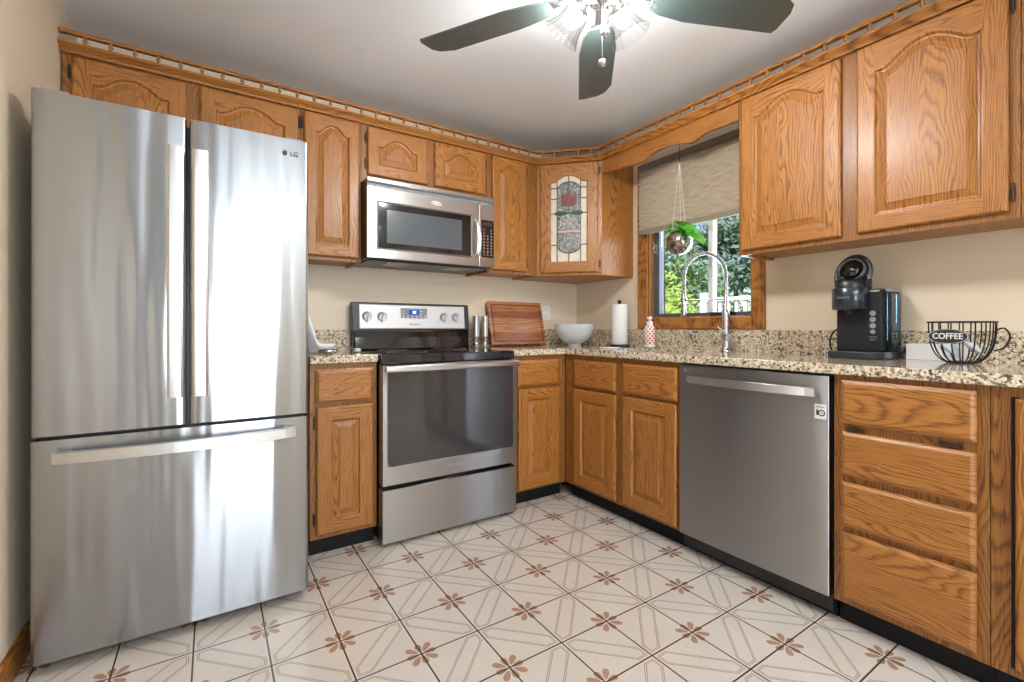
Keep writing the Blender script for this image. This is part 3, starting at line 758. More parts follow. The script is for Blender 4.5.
# sink
sk_ = Thing('sink', 'stainless undermount sink set into the granite below the window', 'sink', (-.315, -1.065, ZB - .17))
mb = MB(); a, b, c, d = -.505, -.125, -1.335, -.795
mb.rings([[(a - .01, c - .01, ZB - .001), (b + .01, c - .01, ZB - .001), (b + .01, d + .01, ZB - .001), (a - .01, d + .01, ZB - .001)],
          [(a, c, ZB - .002), (b, c, ZB - .002), (b, d, ZB - .002), (a, d, ZB - .002)],
          [(a + .01, c + .01, ZB - .155), (b - .01, c + .01, ZB - .155), (b - .01, d - .01, ZB - .155), (a + .01, d - .01, ZB - .155)],
          [(a + .04, c + .04, ZB - .168), (b - .04, c + .04, ZB - .168), (b - .04, d - .04, ZB - .168), (a + .04, d - .04, ZB - .168)]], 0, False, False, True)
sk_.part('basin', mb, M['steel'])
mb = MB(); mb.lathe([(.045, ZB - .1675), (.045, ZB - .165), (.03, ZB - .164), (.028, ZB - .167)], (-.315, -1.065, 0), 24); sk_.part('drain', mb, M['chrome'])

# ================================================================== WALL CABINETS
zB, zT, zD0, zD1 = 1.388, 2.160, 1.408, 2.127
wall_cabinet('wall_cabinet', 'wide two-door oak cabinet above the refrigerator', -2.926, -2.058, 1.775, zT, .285, 'W', [(-2.894, -2.523, 1.80, 2.122, 'L', .05), (-2.472, -2.071, 1.80, 2.124, 'R', .05)])
wall_cabinet('wall_cabinet', 'tall single-door oak cabinet left of the microwave', -2.057, -1.760, zB, zT, .285, 'W', [(-2.042, -1.772, zD0, zD1, 'L', .045)])
wall_cabinet('wall_cabinet', 'short two-door oak cabinet directly above the microwave', -1.759, -.990, 1.826, zT, .285, 'W', [(-1.729, -1.390, 1.864, 2.122, 'L', .05), (-1.344, -1.003, 1.868, 2.126, 'R', .05)])
wall_cabinet('wall_cabinet', 'narrow tall oak cabinet right of the microwave beside the stained glass door', -.989, -.598, zB, zT, .285, 'W', [(-.954, -.693, zD0 + .002, zD1, 'R', .04)])
wall_cabinet('wall_cabinet', 'large two-door oak cabinet right of the window above the coffee maker', 1.523, 2.446, zB, zT, .297, 'R', [(1.543, 1.956, zD0 + .002, zD1, None, .055), (2.012, 2.421, zD0 + .004, zD1, 'R', .06)])
wall_cabinet('wall_cabinet', 'oak wall cabinet at the right edge of the photo past the large doors', 2.4475, 3.05, zB, zT, .297, 'R', [(2.490, 3.02, zD0, zD1, None, .06)])
# corner cabinet with the leaded glass door
dc = Thing('corner_cabinet', 'diagonal corner oak wall cabinet with tulip stained glass door', 'cabinet', (-.3, -.3, zB))
mb = MB(); F = [(-.003, -.003), (-.596, -.003), (-.596, -.285), (-.297, -.591), (-.003, -.591)]
inner = [(p[0], p[1]) for p in F]
mb.prism(F, zB, zB + .016, 'z'); mb.prism(F, zT - .016, zT, 'z')
mb.box(-.596, -.284, zB + .016, -.582, -.003, zT - .016); mb.box(-.003, -.591, zB + .016, -.298, -.577, zT - .016)
mb.box(-.582, -.017, zB + .016, -.003, -.003, zT - .016); mb.box(-.017, -.577, zB + .016, -.003, -.017, zT - .016)
dc.part('carcass', mb, M['oakZ'])
mb = MB(); mb.prism([(-.02, -.02), (-.57, -.02), (-.57, -.27), (-.30, -.56), (-.02, -.56)], 1.68, 1.695, 'z'); dc.part('shelf', mb, M['oakX'])
# the diagonal front is built in its own frame, then moved into the cabinet's
Dm = RUN['D']
def toW(mb):
    mb.v = [tuple(Dm @ Vector(v)) for v in mb.v]; return mb
mb = MB(); tmp = MB(); tmp.slab([0, .035, DL - .035, DL], [zB, zB + .03, zT - .045, zT], lambda i, j: not (i == 1 and j == 1), 0, .018)
mb.v = [(v[0], .018 - v[2], v[1]) for v in tmp.v]; mb.f = [f[::-1] for f in tmp.f]; mb.mi = tmp.mi; mb.sm = tmp.sm
dc.part('face_frame', toW(mb), M['oakZ'])
gx0, gx1, gz0, gz1, ga = .089, .340, 1.470, 2.012, .042
dmb, P = door_mb(.024, .405, 1.405, 2.127, -.001, ga, side=.065, bot=.065, top=2.127 - gz1 - ga, field=False)
P, _ = arch_outline(.024 + .065, .405 - .065, 1.405 + .065, gz1, ga)
dd = dc.part('door', toW(dmb), OAK)
yg = -.010; gc = (.089 + .340) / 2
mb = MB(); Pg = inset(P, -.004)
mb.rings([[(p[0], yg + .004, p[1]) for p in Pg], [(p[0], yg, p[1]) for p in Pg]], 0, False)
k = NT('cream_art_glass'); n_ = k.noise(k.obj(), 30, 3)[0]
k.bsdf(k.mix(n_, lin(232, 226, 212), lin(210, 196, 176)), .12, 0, None, .5, .05); M['creamglass'] = k.m
dc.part('glass_panel', toW(mb), M['creamglass'], dd)
k = NT('rippled_art_glass'); o_ = k.obj(); d_ = k.vmath('ADD', o_, k.vmath('SCALE', k.noise(o_, 25, 2)[1], scale=.03))
v_ = k.noise(d_, 75, 4, .7)[0]
k.bsdf(k.ramp(v_, [(.36, lin(38, 46, 46)), (.47, lin(110, 118, 116)), (.56, lin(150, 140, 136)), (.66, lin(205, 205, 200))]), .08, 0, k.bump(v_, .5, .004), .4, .05); M['ripple'] = k.m
# inner oval of rippled glass
iw = .077; top_z, bot_z = 2.005, 1.535
oval = []
for i in range(17): t = PI * i / 16; oval.append((gc + iw * math.cos(t), top_z - .06 + .06 * math.sin(t)))
for i in range(17): t = PI + PI * i / 16; oval.append((gc + iw * math.cos(t), bot_z + .055 + .055 * math.sin(t)))
mb = MB(); mb.prism(oval, yg - .0018, yg - .0002, 'y'); dc.part('rippled_glass', toW(mb), M['ripple'], dd)
M['red'] = plain('red_art_glass', lin(116, 34, 36), .1, coat=.5); M['green'] = plain('green_art_glass', lin(24, 78, 54), .1, coat=.5); M['pink'] = plain('shelf_line_pink', lin(205, 160, 150), .12)
def petal(cx_, cz_, w, h, rot, sh=1.0):
    pts = []
    for i in range(24):
        t = 2 * PI * i / 24; x = w * math.sin(t) * (abs(math.cos(t / 2)) ** .6 if sh else 1); z = -h * math.cos(t)
        c_, s_ = math.cos(rot), math.sin(rot); pts.append((cx_ + x * c_ - z * s_, cz_ + x * s_ + z * c_))
    return pts
zf = 1.890
for (x_, z_, w_, h_, r_) in ((-.030, zf - .002, .026, .048, -.30 + .6), (.030, zf - .002, .026, .048, -.30), (0, zf + .004, .022, .058, 0)):
    mb = MB(); mb.prism(petal(gc + x_, z_, w_, h_, r_), yg - .0045 - (.001 if x_ == 0 else 0), yg - .002, 'y'); dc.part('tulip_petal', toW(mb), M['red'], dd)
for sgn in (-1, 1):
    mb = MB(); mb.prism(petal(gc + sgn * .048, 1.798, .019, .046, PI / 2 * sgn), yg - .0045, yg - .002, 'y'); dc.part('tulip_leaf', toW(mb), M['green'], dd)
mb = MB(); mb.box(gc - iw, yg - .0024, 1.672, gc + iw, yg - .0018, 1.684); dc.part('shelf_line', toW(mb), M['pink'], dd)  # flat strip imitating the shelf edge showing through the glass
mb = MB(); r_ = .0036
def came(pts, closed=False): mb.tube([(p[0], yg - .003, p[1]) for p in pts], r_, 6, 0, closed)
came(oval, True); came(P, True)
for z_ in (1.965, 1.895, 1.798): came([(.089, z_), (gc - iw, z_)]); came([(gc + iw, z_), (.340, z_)])
came([(.089, 1.590), (gc - iw, 1.590)]); came([(gc + iw, 1.590), (.340, 1.590)])
came([(gc - iw, 1.590), (gc - iw, 1.470)]); came([(gc + iw, 1.590), (gc + iw, 1.470)]); came([(gc, bot_z), (gc, 1.470)])
came([(gc - iw, 1.945), (gc - iw, 2.022)]); came([(gc + iw, 1.945), (gc + iw, 2.022)]); came([(gc, 1.945), (gc, 2.054)])
came([(gc, 1.945), (gc, 1.80)])
dc.part('lead_came', toW(mb), plain('lead_came', (.10, .10, .09, 1), .4, .8), dd)
for z_ in (1.46, 2.07):
    mb = MB(); mb.tube([(.413, -.007, z_ - .024), (.413, -.007, z_ + .024)], .0045, 8); mb.box(.405, -.004, z_ - .02, .422, -.0005, z_ + .02)
    dc.part('hinge', toW(mb), M['hinge'], dd)

# valance over the window
mb = MB(); y0_, y1_ = .594, 1.521
pts = [(y0_, 2.150), (y0_, 2.046)]
ctrl = [(.614, 2.044), (.76, 2.036), (.88, 2.026), (.933, 2.026), (.974, 2.042), (1.05, 2.055), (1.13, 2.055), (1.20, 2.042), (1.245, 2.027), (1.288, 2.032), (1.349, 2.048), (1.45, 2.048), (1.505, 2.046)]
def crom(P, n=5):
    out = []
    for i in range(len(P) - 1):
        p0, p1, p2, p3 = P[max(i - 1, 0)], P[i], P[i + 1], P[min(i + 2, len(P) - 1)]
        for q in range(n):
            t = q / n
            out.append(tuple(.5 * ((2 * p1[k]) + (-p0[k] + p2[k]) * t + (2 * p0[k] - 5 * p1[k] + 4 * p2[k] - p3[k]) * t * t + (-p0[k] + 3 * p1[k] - 3 * p2[k] + p3[k]) * t ** 3) for k in range(len(p1))))
    out.append(P[-1]); return out
pts += crom(ctrl) + [(y1_, 2.046), (y1_, 2.150)]
mb.prism(pts, -.297, -.278, 'y')
single('window_valance', mb, [M['oakX']], 'scalloped oak valance board spanning above the window', 'valance', (1.06, -.288, 2.03), 'R')

# gallery rails: moulding, turned spindles, top rail
def gallery(label, x0, x1, f, run, first, pitch, base_x=None):
    th = Thing('gallery_rail', label, 'rail', ((x0 + x1) / 2, f, 2.13), run)
    mb = MB(); mb.prism([(f - .001, 2.131), (f - .016, 2.133), (f - .020, 2.141), (f - .030, 2.150), (f - .040, 2.158), (f - .040, 2.167), (f - .001, 2.167)], x0, x1, 'x'); th.part('base_moulding', mb, [M['oakX']])
    mb = MB(); mb.prism([(f - .018, 2.199), (f - .038, 2.199), (f - .041, 2.204), (f - .041, 2.211), (f - .036, 2.214), (f - .020, 2.214), (f - .015, 2.211), (f - .015, 2.204)], x0, x1, 'x'); th.part('top_rail', mb, [M['oakX']])
    x = first
    while x < x1 - .01:
        if x > x0 + .01:
            mb = MB(); mb.lathe([(.0075, 2.167), (.0075, 2.171), (.0050, 2.174), (.0045, 2.178), (.0085, 2.183), (.0085, 2.186), (.0045, 2.190), (.0050, 2.194), (.0075, 2.196), (.0075, 2.199)], (x, f - .028, 0), 10)
            th.part('spindle', mb, M['oakZ'])
        x += pitch
    return th
gallery('oak spindle gallery rail along the ceiling over the refrigerator and microwave', -2.928, -.597 - .016, -.285, 'W', -2.851, .0775)
gallery('short oak spindle gallery rail over the diagonal corner cabinet', .002, DL - .002, 0, 'D', .045, .0775)
gallery('oak spindle gallery rail over the window valance and coffee maker cabinets', .594 + .016, 3.05, -.297, 'R', .665, .0775)

# ================================================================== WINDOW SHADE, PLANTER
sh = Thing('pleated_shade', 'woven beige cellular shade half lowered over the window', 'window shade', (-.05, -1.07, 1.655))
k = NT('woven_beige_fabric'); o_ = k.obj(); x_, y_, z_ = k.sep(o_)
w_ = k.noise(k.comb(k.math('MULTIPLY', y_, 14.0), 0.0, k.math('MULTIPLY', z_, 210.0)), 1.0, 3)[0]
c_ = k.ramp(w_, [(.3, lin(172, 156, 132)), (.55, lin(200, 188, 168)), (.75, lin(214, 204, 188))])
d_ = k.n('ShaderNodeBsdfDiffuse'); k.set(d_.inputs[0], c_); t_ = k.n('ShaderNodeBsdfTranslucent'); k.set(t_.inputs[0], c_)
m_ = k.n('ShaderNodeMixShader'); m_.inputs[0].default_value = .3; k.t.links.new(d_.outputs[0], m_.inputs[1]); k.t.links.new(t_.outputs[0], m_.inputs[2]); M['fabric'] = k.finish(m_.outputs[0])
mb = MB(); prof = []
z0, z1 = 1.685, 2.072; N = 24
L1 = []; L2 = []
for i in range(N + 1):
    z = z0 + (z1 - z0) * i / N; x = -.052 - (.006 if i % 2 else 0); L1.append((x, z)); L2.append((x + .022, z))
mb.prism([(p[0], p[1]) for p in L1] + [(p[0], p[1]) for p in L2[::-1]], -1.485, -.688, 'y')
sh.part('pleated_fabric', mb, M['fabric'])
mb = MB(); mb.box(-.060, -1.485, 1.655, -.028, -.688, 1.685); sh.part('bottom_rail', mb, plain('taupe_rail', lin(150, 138, 118), .6), bevel=.004)
mb = MB(); mb.box(-.070, -1.485, 2.072, -.021, -.688, 2.108); sh.part('head_rail', mb, plain('grey_taupe_headrail', lin(118, 106, 92), .6), bevel=.003)

pl = Thing('hanging_planter', 'mirrored disco ball planter hanging on cords before the window shade', 'planter', (-.17, -1.087, 1.538))
pc_ = Vector((-.17, -1.090, 1.536)); pr_ = .073
k = NT('mirror_tiles'); o_ = k.obj(); r_ = k.sep(k.voro(o_, 95)[1])[0]; e_ = k.voro(o_, 95, 'DISTANCE_TO_EDGE')[0]
k.bsdf(k.ramp(r_, [(0, lin(90, 86, 84)), (.5, lin(170, 160, 150)), (1, lin(235, 230, 225))]), .24, 1.0, k.bump(r_, .4, .01)); M['mirror'] = k.m
mb = MB(); prof = [(max(.0005, pr_ * math.sin(PI * i / 14)), -pr_ * math.cos(PI * i / 14)) for i in range(12)]
mb.lathe(prof, pc_, 24, cap1=False); mb.lathe([(p[0] - .003 if p[0] > .01 else p[0], p[1] + .003) for p in prof], pc_, 24, cap0=True, cap1=False)
pl.part('globe', mb, M['mirror'])
mb = MB(); zz = prof[-1][1] - .008; mb.lathe([(.001, zz), (prof[-1][0] - .006, zz)], pc_, 20, cap0=False, cap1=False); pl.part('soil', mb, plain('potting_soil', (.03, .02, .012, 1), .9, bumpy=.5))
knot = pc_ + Vector((0, 0, .46))
for a_ in (.5, 2.6, 4.7):
    e_ = pc_ + Vector((math.cos(a_) * .046, math.sin(a_) * .046, .043))
    mb = MB(); mb.tube([e_, e_.lerp(knot, .5), knot], .0016, 6); pl.part('cord', mb, M['white'])
mb = MB(); mb.tube([knot, knot + Vector((0, 0, .145)), knot + Vector((.01, 0, .152)), knot + Vector((.168, 0, .152))], .0016, 6); mb.tube([knot + Vector((0, 0, .01)), knot + Vector((0, 0, .04))], .003, 6); pl.part('hook', mb, M['black'])
# trailing pothos
M['pothos'] = leaf_mat('pothos_leaf', lin(150, 226, 96), lin(84, 176, 62))
def leaf(mb, base, tip_dir, size, up=Vector((0, 0, 1))):
    d = tip_dir.normalized(); sdir = d.cross(up)
    if sdir.length < .05: sdir = d.cross(Vector((1, 0, 0)))
    sdir.normalize(); nrm = sdir.cross(d)
    out = [(0, 0), (.10, .30), (.30, .42), (.55, .36), (.8, .18), (1.0, 0)]
    vs = []
    for t, w in out: 
        c = base + d * (t * size) - nrm * (.18 * size * t * t)
        vs += [c - sdir * w * size + nrm * .06 * size, c, c + sdir * w * size + nrm * .06 * size]
    fs = []
    for i in range(len(out) - 1):
        a = i * 3; fs += [(a, a + 1, a + 4, a + 3), (a + 1, a + 2, a + 5, a + 4)]
    mb.add(vs, fs, 0, True)
pp = Thing('pothos_plant', 'bright green trailing pothos growing in the mirrored ball planter', 'plant', (-.17, -1.087, 1.565))
mb = MB(); st = MB(); rnd = random.Random(5)
top = pc_ + Vector((0, 0, .045))
for i in range(30):
    a_ = rnd.uniform(0, 2 * PI); r1 = rnd.uniform(.012, .05); h = rnd.uniform(.02, .075)
    b_ = top + Vector((math.cos(a_) * r1, math.sin(a_) * r1, h - .02))
    st.tube([top + Vector((0, 0, -.015)), (top + b_) / 2 + Vector((0, 0, .012)), b_], .0013, 5)
    leaf(mb, b_, Vector((math.cos(a_), math.sin(a_), rnd.uniform(-.5, .4))), rnd.uniform(.036, .060))
for (dx, dy, dz) in ((0, -.075, .02), (-.03, -.085, .0), (-.02, -.105, -.012), (.02, -.115, -.035), (-.02, -.125, -.03), (-.035, -.07, .03), (0.01, -.06, .045), (-.03, -.04, .05)):
    b_ = top + Vector((dx, dy, dz)); st.tube([top, (top + b_) / 2 + Vector((0, 0, .03)), b_], .0014, 5)
    leaf(mb, b_, Vector((-.35, -.6, -.55)), .070); leaf(mb, b_, Vector((-.5, .3, .2)), .052)
pp.part('leaves', mb, M['pothos']); pp.part('stems', st, M['pothos'])

# ================================================================== CEILING FAN
HX, HY = -1.387, -1.715
fan = Thing('ceiling_fan', 'five-blade slate coloured ceiling fan with four glass lamp shades', 'ceiling fan', (HX, HY, 2.0))
H = lambda z: (HX, HY, z)
mb = MB(); mb.lathe([(.075, ZC - .001), (.075, ZC - .02), (.055, ZC - .05), (.11, ZC - .07), (.125, ZC - .10), (.125, ZC - .155), (.10, ZC - .19), (.065, ZC - .205)], (HX, HY, 0), 32); fan.part('motor_housing', mb, M['nickel'])
zb = 2.112
k0 = math.radians(48.9)
blade_defs = []
for i in range(5):
    a_ = k0 + i * 2 * PI / 5
    Mx = Matrix.Translation((HX, HY, zb)) @ Matrix.Rotation(a_, 4, 'Z') @ Matrix.Rotation(math.radians(-10), 4, 'X')
    out = [(.175, -.040), (.22, -.056), (.32, -.070), (.60, -.073), (.655, -.046), (.670, -.014), (.670, .054), (.662, .073), (.32, .073), (.22, .058), (.175, .042)]
    mb = MB(); mb.prism(out, -.003, .003, 'z'); mb.v = [tuple(Mx @ Vector(v)) for v in mb.v]
    b_ = fan.part('blade', mb, M['blade'], bevel=.0015)
    mb = MB(); mb.box(.07, -.016, .003, .20, .016, .010); mb.prism([(.17, -.03), (.235, -.04), (.235, .04), (.17, .03)], .0032, .009, 'z'); mb.box(.06, -.018, .003, .10, .018, .05); mb.v = [tuple(Mx @ Vector(v)) for v in mb.v]
    fan.part('blade_iron', mb, M['nickel'], b_)
mb = MB(); mb.lathe([(.055, 2.140), (.06, 2.135), (.055, 2.128), (.07, 2.124), (.07, 2.104), (.05, 2.086), (.02, 2.078), (.012, 2.068), (.001, 2.065)], (HX, HY, 0), 28); lk = fan.part('light_fitter', mb, M['nickel'])
va = math.pi / 2 - .578
for i in range(4):
    a_ = va + PI / 4 + i * PI / 2
    tilt = math.radians(58)
    Mx = Matrix.Translation((HX + .062 * math.cos(a_), HY + .062 * math.sin(a_), 2.112)) @ Matrix.Rotation(a_, 4, 'Z') @ Matrix.Rotation(PI - tilt, 4, 'Y')
    mb = MB(); mb.lathe([(.014, -.02), (.018, .0), (.026, .012), (.026, .03)], (0, 0, 0), 16); mb.v = [tuple(Mx @ Vector(v)) for v in mb.v]; arm = fan.part('lamp_holder', mb, M['nickel'])
    mb = MB(); prof = [(.024, .022), (.034, .030), (.041, .045), (.044, .070), (.050, .095), (.060, .115), (.070, .128)]
    loops = []
    for r1, h1 in prof:
        loops.append([(r1 * (1 + .03 * math.cos(16 * 2 * PI * q / 64)) * math.cos(2 * PI * q / 64), r1 * (1 + .03 * math.cos(16 * 2 * PI * q / 64)) * math.sin(2 * PI * q / 64), h1) for q in range(64)])
    mb.rings(loops, 0, True, False, False); mb.v = [tuple(Mx @ Vector(v)) for v in mb.v]
    fan.part('lamp_shade', mb, M['lampglass'], arm)
    mb = MB(); mb.lathe([(.010, .026), (.012, .036), (.021, .052), (.024, .066), (.020, .082), (.010, .090), (.001, .093)], (0, 0, 0), 16); mb.v = [tuple(Mx @ Vector(v)) for v in mb.v]
    fan.part('bulb', mb, M['bulb'], arm)
RT = Vector((math.cos(.578), -math.sin(.578), 0)); VD = Vector((math.sin(.578), math.cos(.578), 0))
for (dx, zf_) in ((.004, 1.968), (-.004, 1.874)):
    p_ = Vector((HX, HY, 0)) + RT * (dx) - VD * .018
    mb = MB(); mb.tube([(p_.x, p_.y, 2.08), (p_.x, p_.y, zf_ + .012)], .0012, 6); ch = fan.part('pull_chain', mb, M['nickel'])
    mb = MB(); mb.sphere((p_.x, p_.y, zf_), .013, 14, 8, 0, (1, 1, .9)); fan.part('pull_fob', mb, M['chrome'], ch)

# ================================================================== COUNTER ITEMS (right run: x,y world)
Z = ZT + .0006
# faucet
fx, fy = -.085, -1.322
fc = Thing('kitchen_faucet', 'tall chrome spring pull-down faucet at the sink', 'faucet', (fx, fy, Z))
mb = MB(); mb.lathe([(.027, Z), (.027, Z + .006), (.020, Z + .010), (.0185, Z + .02), (.0185, 1.125), (.016, 1.132), (.011, 1.14), (.011, 1.29)], (fx, fy, 0), 20); bdy = fc.part('body', mb, M['nickel'])
SP = Vector((-.11, .185, 0)); SPn = SP.normalized(); sl = SP.length
arc = []
for i in range(33):
    t = PI * i / 32; arc.append(Vector((fx, fy, 1.325)) + SPn * (sl / 2 * (1 - math.cos(t))) + Vector((0, 0, .130 * math.sin(t))))
path = [Vector((fx, fy, 1.29))] + arc + [Vector((fx, fy, 1.28)) + SP, Vector((fx, fy, 1.22)) + SP]
mb = MB(); mb.tube(path, .0065, 8); fc.part('hose', mb, M['grey'])
mb = MB()
dense = []
for i in range(len(path) - 1):
    for q in range(10): dense.append(path[i].lerp(path[i + 1], q / 10))
tot = [0]
for i in range(1, len(dense)): tot.append(tot[-1] + (dense[i] - dense[i - 1]).length)
side = Vector((SPn.y, -SPn.x, 0)); turns = 70; npt = turns * 9; hp = []
j = 0
for q in range(npt + 1):
    s_ = tot[-1] * q / npt
    while j < len(tot) - 2 and tot[j + 1] < s_: j += 1
    u_ = (s_ - tot[j]) / max(1e-9, tot[j + 1] - tot[j]); p = dense[j].lerp(dense[j + 1], u_)
    d = (dense[j + 1] - dense[j]).normalized(); n1 = side; n2 = d.cross(n1)
    an = 2 * PI * turns * q / npt; hp.append(p + (n1 * math.cos(an) + n2 * math.sin(an)) * .0098)
mb.tube(hp, .0017, 5); fc.part('spring', mb, M['chrome'])
e_ = Vector((fx, fy, 0)) + SP
mb = MB(); mb.lathe([(.008, 1.240), (.012, 1.235), (.013, 1.16), (.016, 1.125), (.0155, 1.103), (.010, 1.100)], (e_.x, e_.y, 0), 18); fc.part('spray_head', mb, M['nickel'])
mb = MB(); mb.tube([(fx, fy, 1.198), (fx + SP.x, fy + SP.y, 1.198)], .005, 8); mb.lathe([(.018, 1.188), (.018, 1.208), (.0135, 1.208), (.0135, 1.188), (.018, 1.188)], (e_.x, e_.y, 0), 18, cap0=False, cap1=False); fc.part('docking_arm', mb, M['nickel'])
hd = Vector((-.55, -.83, 0)).normalized(); hc = Vector((fx, fy, .992))
mb = MB(); mb.tube([hc, hc + hd * .040], .019, 16); mb.tube([hc + hd * .026, hc + hd * .030 + Vector((-.012, .018, .03)), hc + hd * .034 + Vector((-.03, .045, .055))], .004, 8); fc.part('lever', mb, M['nickel'])

# paper towels
tx_, ty_ = -.0985, -.556
ph = Thing('paper_towel_holder', 'black metal paper towel stand in the corner by the window', 'paper towel holder', (tx_, ty_, Z))
mb = MB(); mb.lathe([(.074, Z), (.074, Z + .008), (.066, Z + .012)], (tx_, ty_, 0), 32); ph.part('base', mb, M['black'])
mb = MB(); mb.tube([(tx_, ty_, Z + .012), (tx_, ty_, Z + .292)], .006, 10); ph.part('rod', mb, M['black'])
mb = MB(); mb.sphere((tx_, ty_, Z + .302), .014, 14, 8); ph.part('knob', mb, M['black'])
mb = MB(); z0, z1 = Z + .0135, Z + .284
mb.lathe([(.021, z0), (.054, z0), (.0555, z0 + .002), (.0555, z1 - .002), (.054, z1), (.021, z1), (.020, z1 - .004), (.020, z0 + .004), (.021, z0)], (tx_, ty_, 0), 40, cap0=False, cap1=False)
th = Thing('paper_towel_roll', 'white paper towel roll standing on the black holder', 'paper towel', (tx_, ty_, z0)); th.part('roll', mb, M['paper'])
mb = MB(); mb.lathe([(.0195, z0 + .004), (.0195, z1 - .004), (.018, z1 - .004), (.018, z0 + .004)], (tx_, ty_, 0), 20, cap0=False, cap1=False); th.part('cardboard_core', mb, plain('cardboard', lin(160, 130, 95), .9))
# soap
sx_, sy_ = -.085, -.802
sp = Thing('soap_bottle', 'pink patterned foaming hand soap bottle with white pump beside the faucet', 'soap bottle', (sx_, sy_, Z))
k = NT('pink_lattice_label'); x_, y_, z_ = k.sep(k.obj())
an = k.math('MULTIPLY', k.math('ARCTAN2', y_, x_), 1.2732); zz_ = k.math('MULTIPLY', z_, 34.0)
f1 = k.math('LESS_THAN', k.math('ABSOLUTE', k.math('SUBTRACT', k.math('FRACT', k.math('ADD', an, zz_)), .5)), .20); f2 = k.math('LESS_THAN', k.math('ABSOLUTE', k.math('SUBTRACT', k.math('FRACT', k.math('SUBTRACT', an, zz_)), .5)), .20)
k.bsdf(k.mix(k.math('MAXIMUM', f1, f2), lin(216, 104, 96), lin(246, 232, 226)), .15, 0, None, .4); M['pinkl'] = k.m
k2 = .036
mb = MB(); mb.lathe([(.032, Z), (k2, Z + .004), (k2, Z + .105), (.033, Z + .125), (.022, Z + .142), (.018, Z + .146)], (sx_, sy_, 0), 28); sp.part('bottle', mb, M['pinkl'])
mb = MB(); mb.lathe([(.0195, Z + .146), (.0195, Z + .164), (.010, Z + .166), (.008, Z + .180), (.016, Z + .182), (.017, Z + .192), (.012, Z + .197)], (sx_, sy_, 0), 20); mb.tube([(sx_, sy_, Z + .188), (sx_ - .024, sy_ - .018, Z + .188), (sx_ - .036, sy_ - .026, Z + .180)], .006, 8); sp.part('pump', mb, M['white'])
mb = MB(); mb.lathe([(.0325, Z + .0002), (.0366, Z + .004), (.0366, Z + .016), (.0361, Z + .016)], (sx_, sy_, 0), 28, cap0=False, cap1=False); sp.part('base_band', mb, M['white'])
# white dish cloth / sponge tray at the sink edge
mb = MB(); mb.box(-.425, -.79, Z, -.335, -.70, Z + .006); single('dish_mat', mb, M['white'], 'small flat white mat on the granite near the sink corner', 'mat', (-.38, -.745, Z), bevel=.002)
# frosted bowl
bx_, by_ = -.280, -.300
bw = Thing('glass_bowl', 'frosted white glass mixing bowl on the corner of the counter', 'bowl', (bx_, by_, Z))
R0 = .140; pf = [(.045, Z), (.047, Z + .006)]
for i in range(13):
    t = math.radians(18 + 72 * i / 12); pf.append((R0 * math.sin(t), Z + .006 + .1385 * (1 - math.cos(t)) / (1 - math.cos(math.radians(90))) * 1.0))
inn = [(p[0] - .006, p[1] + .003) for p in pf[2:]][::-1]
mb = MB(); mb.lathe(pf + inn, (bx_, by_, 0), 40); bw.part('bowl_wall', mb, M['frost'])
mb = MB(); mb.lathe([(R0, Z + .1445), (R0 + .002, Z + .148), (R0 - .003, Z + .151), (R0 - .008, Z + .149), (R0 - .006, Z + .1476)], (bx_, by_, 0), 40, cap0=False, cap1=False); bw.part('rim', mb, M['frost'])

# cutting board leaning on the back wall
k = NT('walnut_strips'); x_, y_, z_ = k.sep(k.obj())
st_ = k.math('FLOOR', k.math('MULTIPLY', z_, 21.0)); wn_ = k.n('ShaderNodeTexWhiteNoise', noise_dimensions='1D'); k.set(wn_.inputs['W'], st_); rv = wn_.outputs[0]
gr = k.noise(k.comb(k.math('MULTIPLY', x_, 7.0), k.math('MULTIPLY', st_, 4.0), k.math('MULTIPLY', z_, 110.0)), 1.0, 3)[0]
c_ = k.mix(rv, lin(150, 86, 52), lin(200, 136, 90)); c_ = k.mix(k.math('MULTIPLY', k.math('SUBTRACT', gr, .38), 2.6, None, True), c_, lin(104, 56, 34))
k.bsdf(c_, .4, 0, None, .15); M['board'] = k.m
cb = Thing('cutting_board', 'reddish brown wooden cutting board with juice groove leaning on the back wall', 'cutting board', (-.62, -.11, Z))
mb = MB(); x0, x1, zz0, zz1, tk_ = -.848, -.394, 0, .308, .022
mb.box(x0, -tk_, zz0, x1, 0, zz1)
LM = Matrix.Translation((0, -.105, Z + .0055)) @ Matrix.Rotation(math.radians(-14), 4, 'X')
mb.v = [tuple(LM @ Vector(v)) for v in mb.v]; bo = cb.part('board', mb, M['board'], bevel=.003)
mb = MB(); g0, g1 = .020, .026
Rr = lambda d, y: [(x0 + d, y, zz0 + d), (x1 - d, y, zz0 + d), (x1 - d, y, zz1 - d), (x0 + d, y, zz1 - d)]
mb.rings([Rr(.021, -tk_ - .0006), Rr(.028, -tk_ - .0006)], 0, False, False, False); mb.v = [tuple(LM @ Vector(v)) for v in mb.v]; cb.part('juice_groove', mb, plain('dark_groove', lin(86, 44, 26), .5), bo)
mb = MB(); mb.lathe([(.008, 0), (.008, .0008)], (x1 - .022, -tk_ - .0002, zz0 + .032), 16, 0, Matrix.Rotation(PI / 2, 4, 'X')); mb.v = [tuple(LM @ Vector(v)) for v in mb.v]; cb.part('hanging_hole', mb, M['black'], bo)
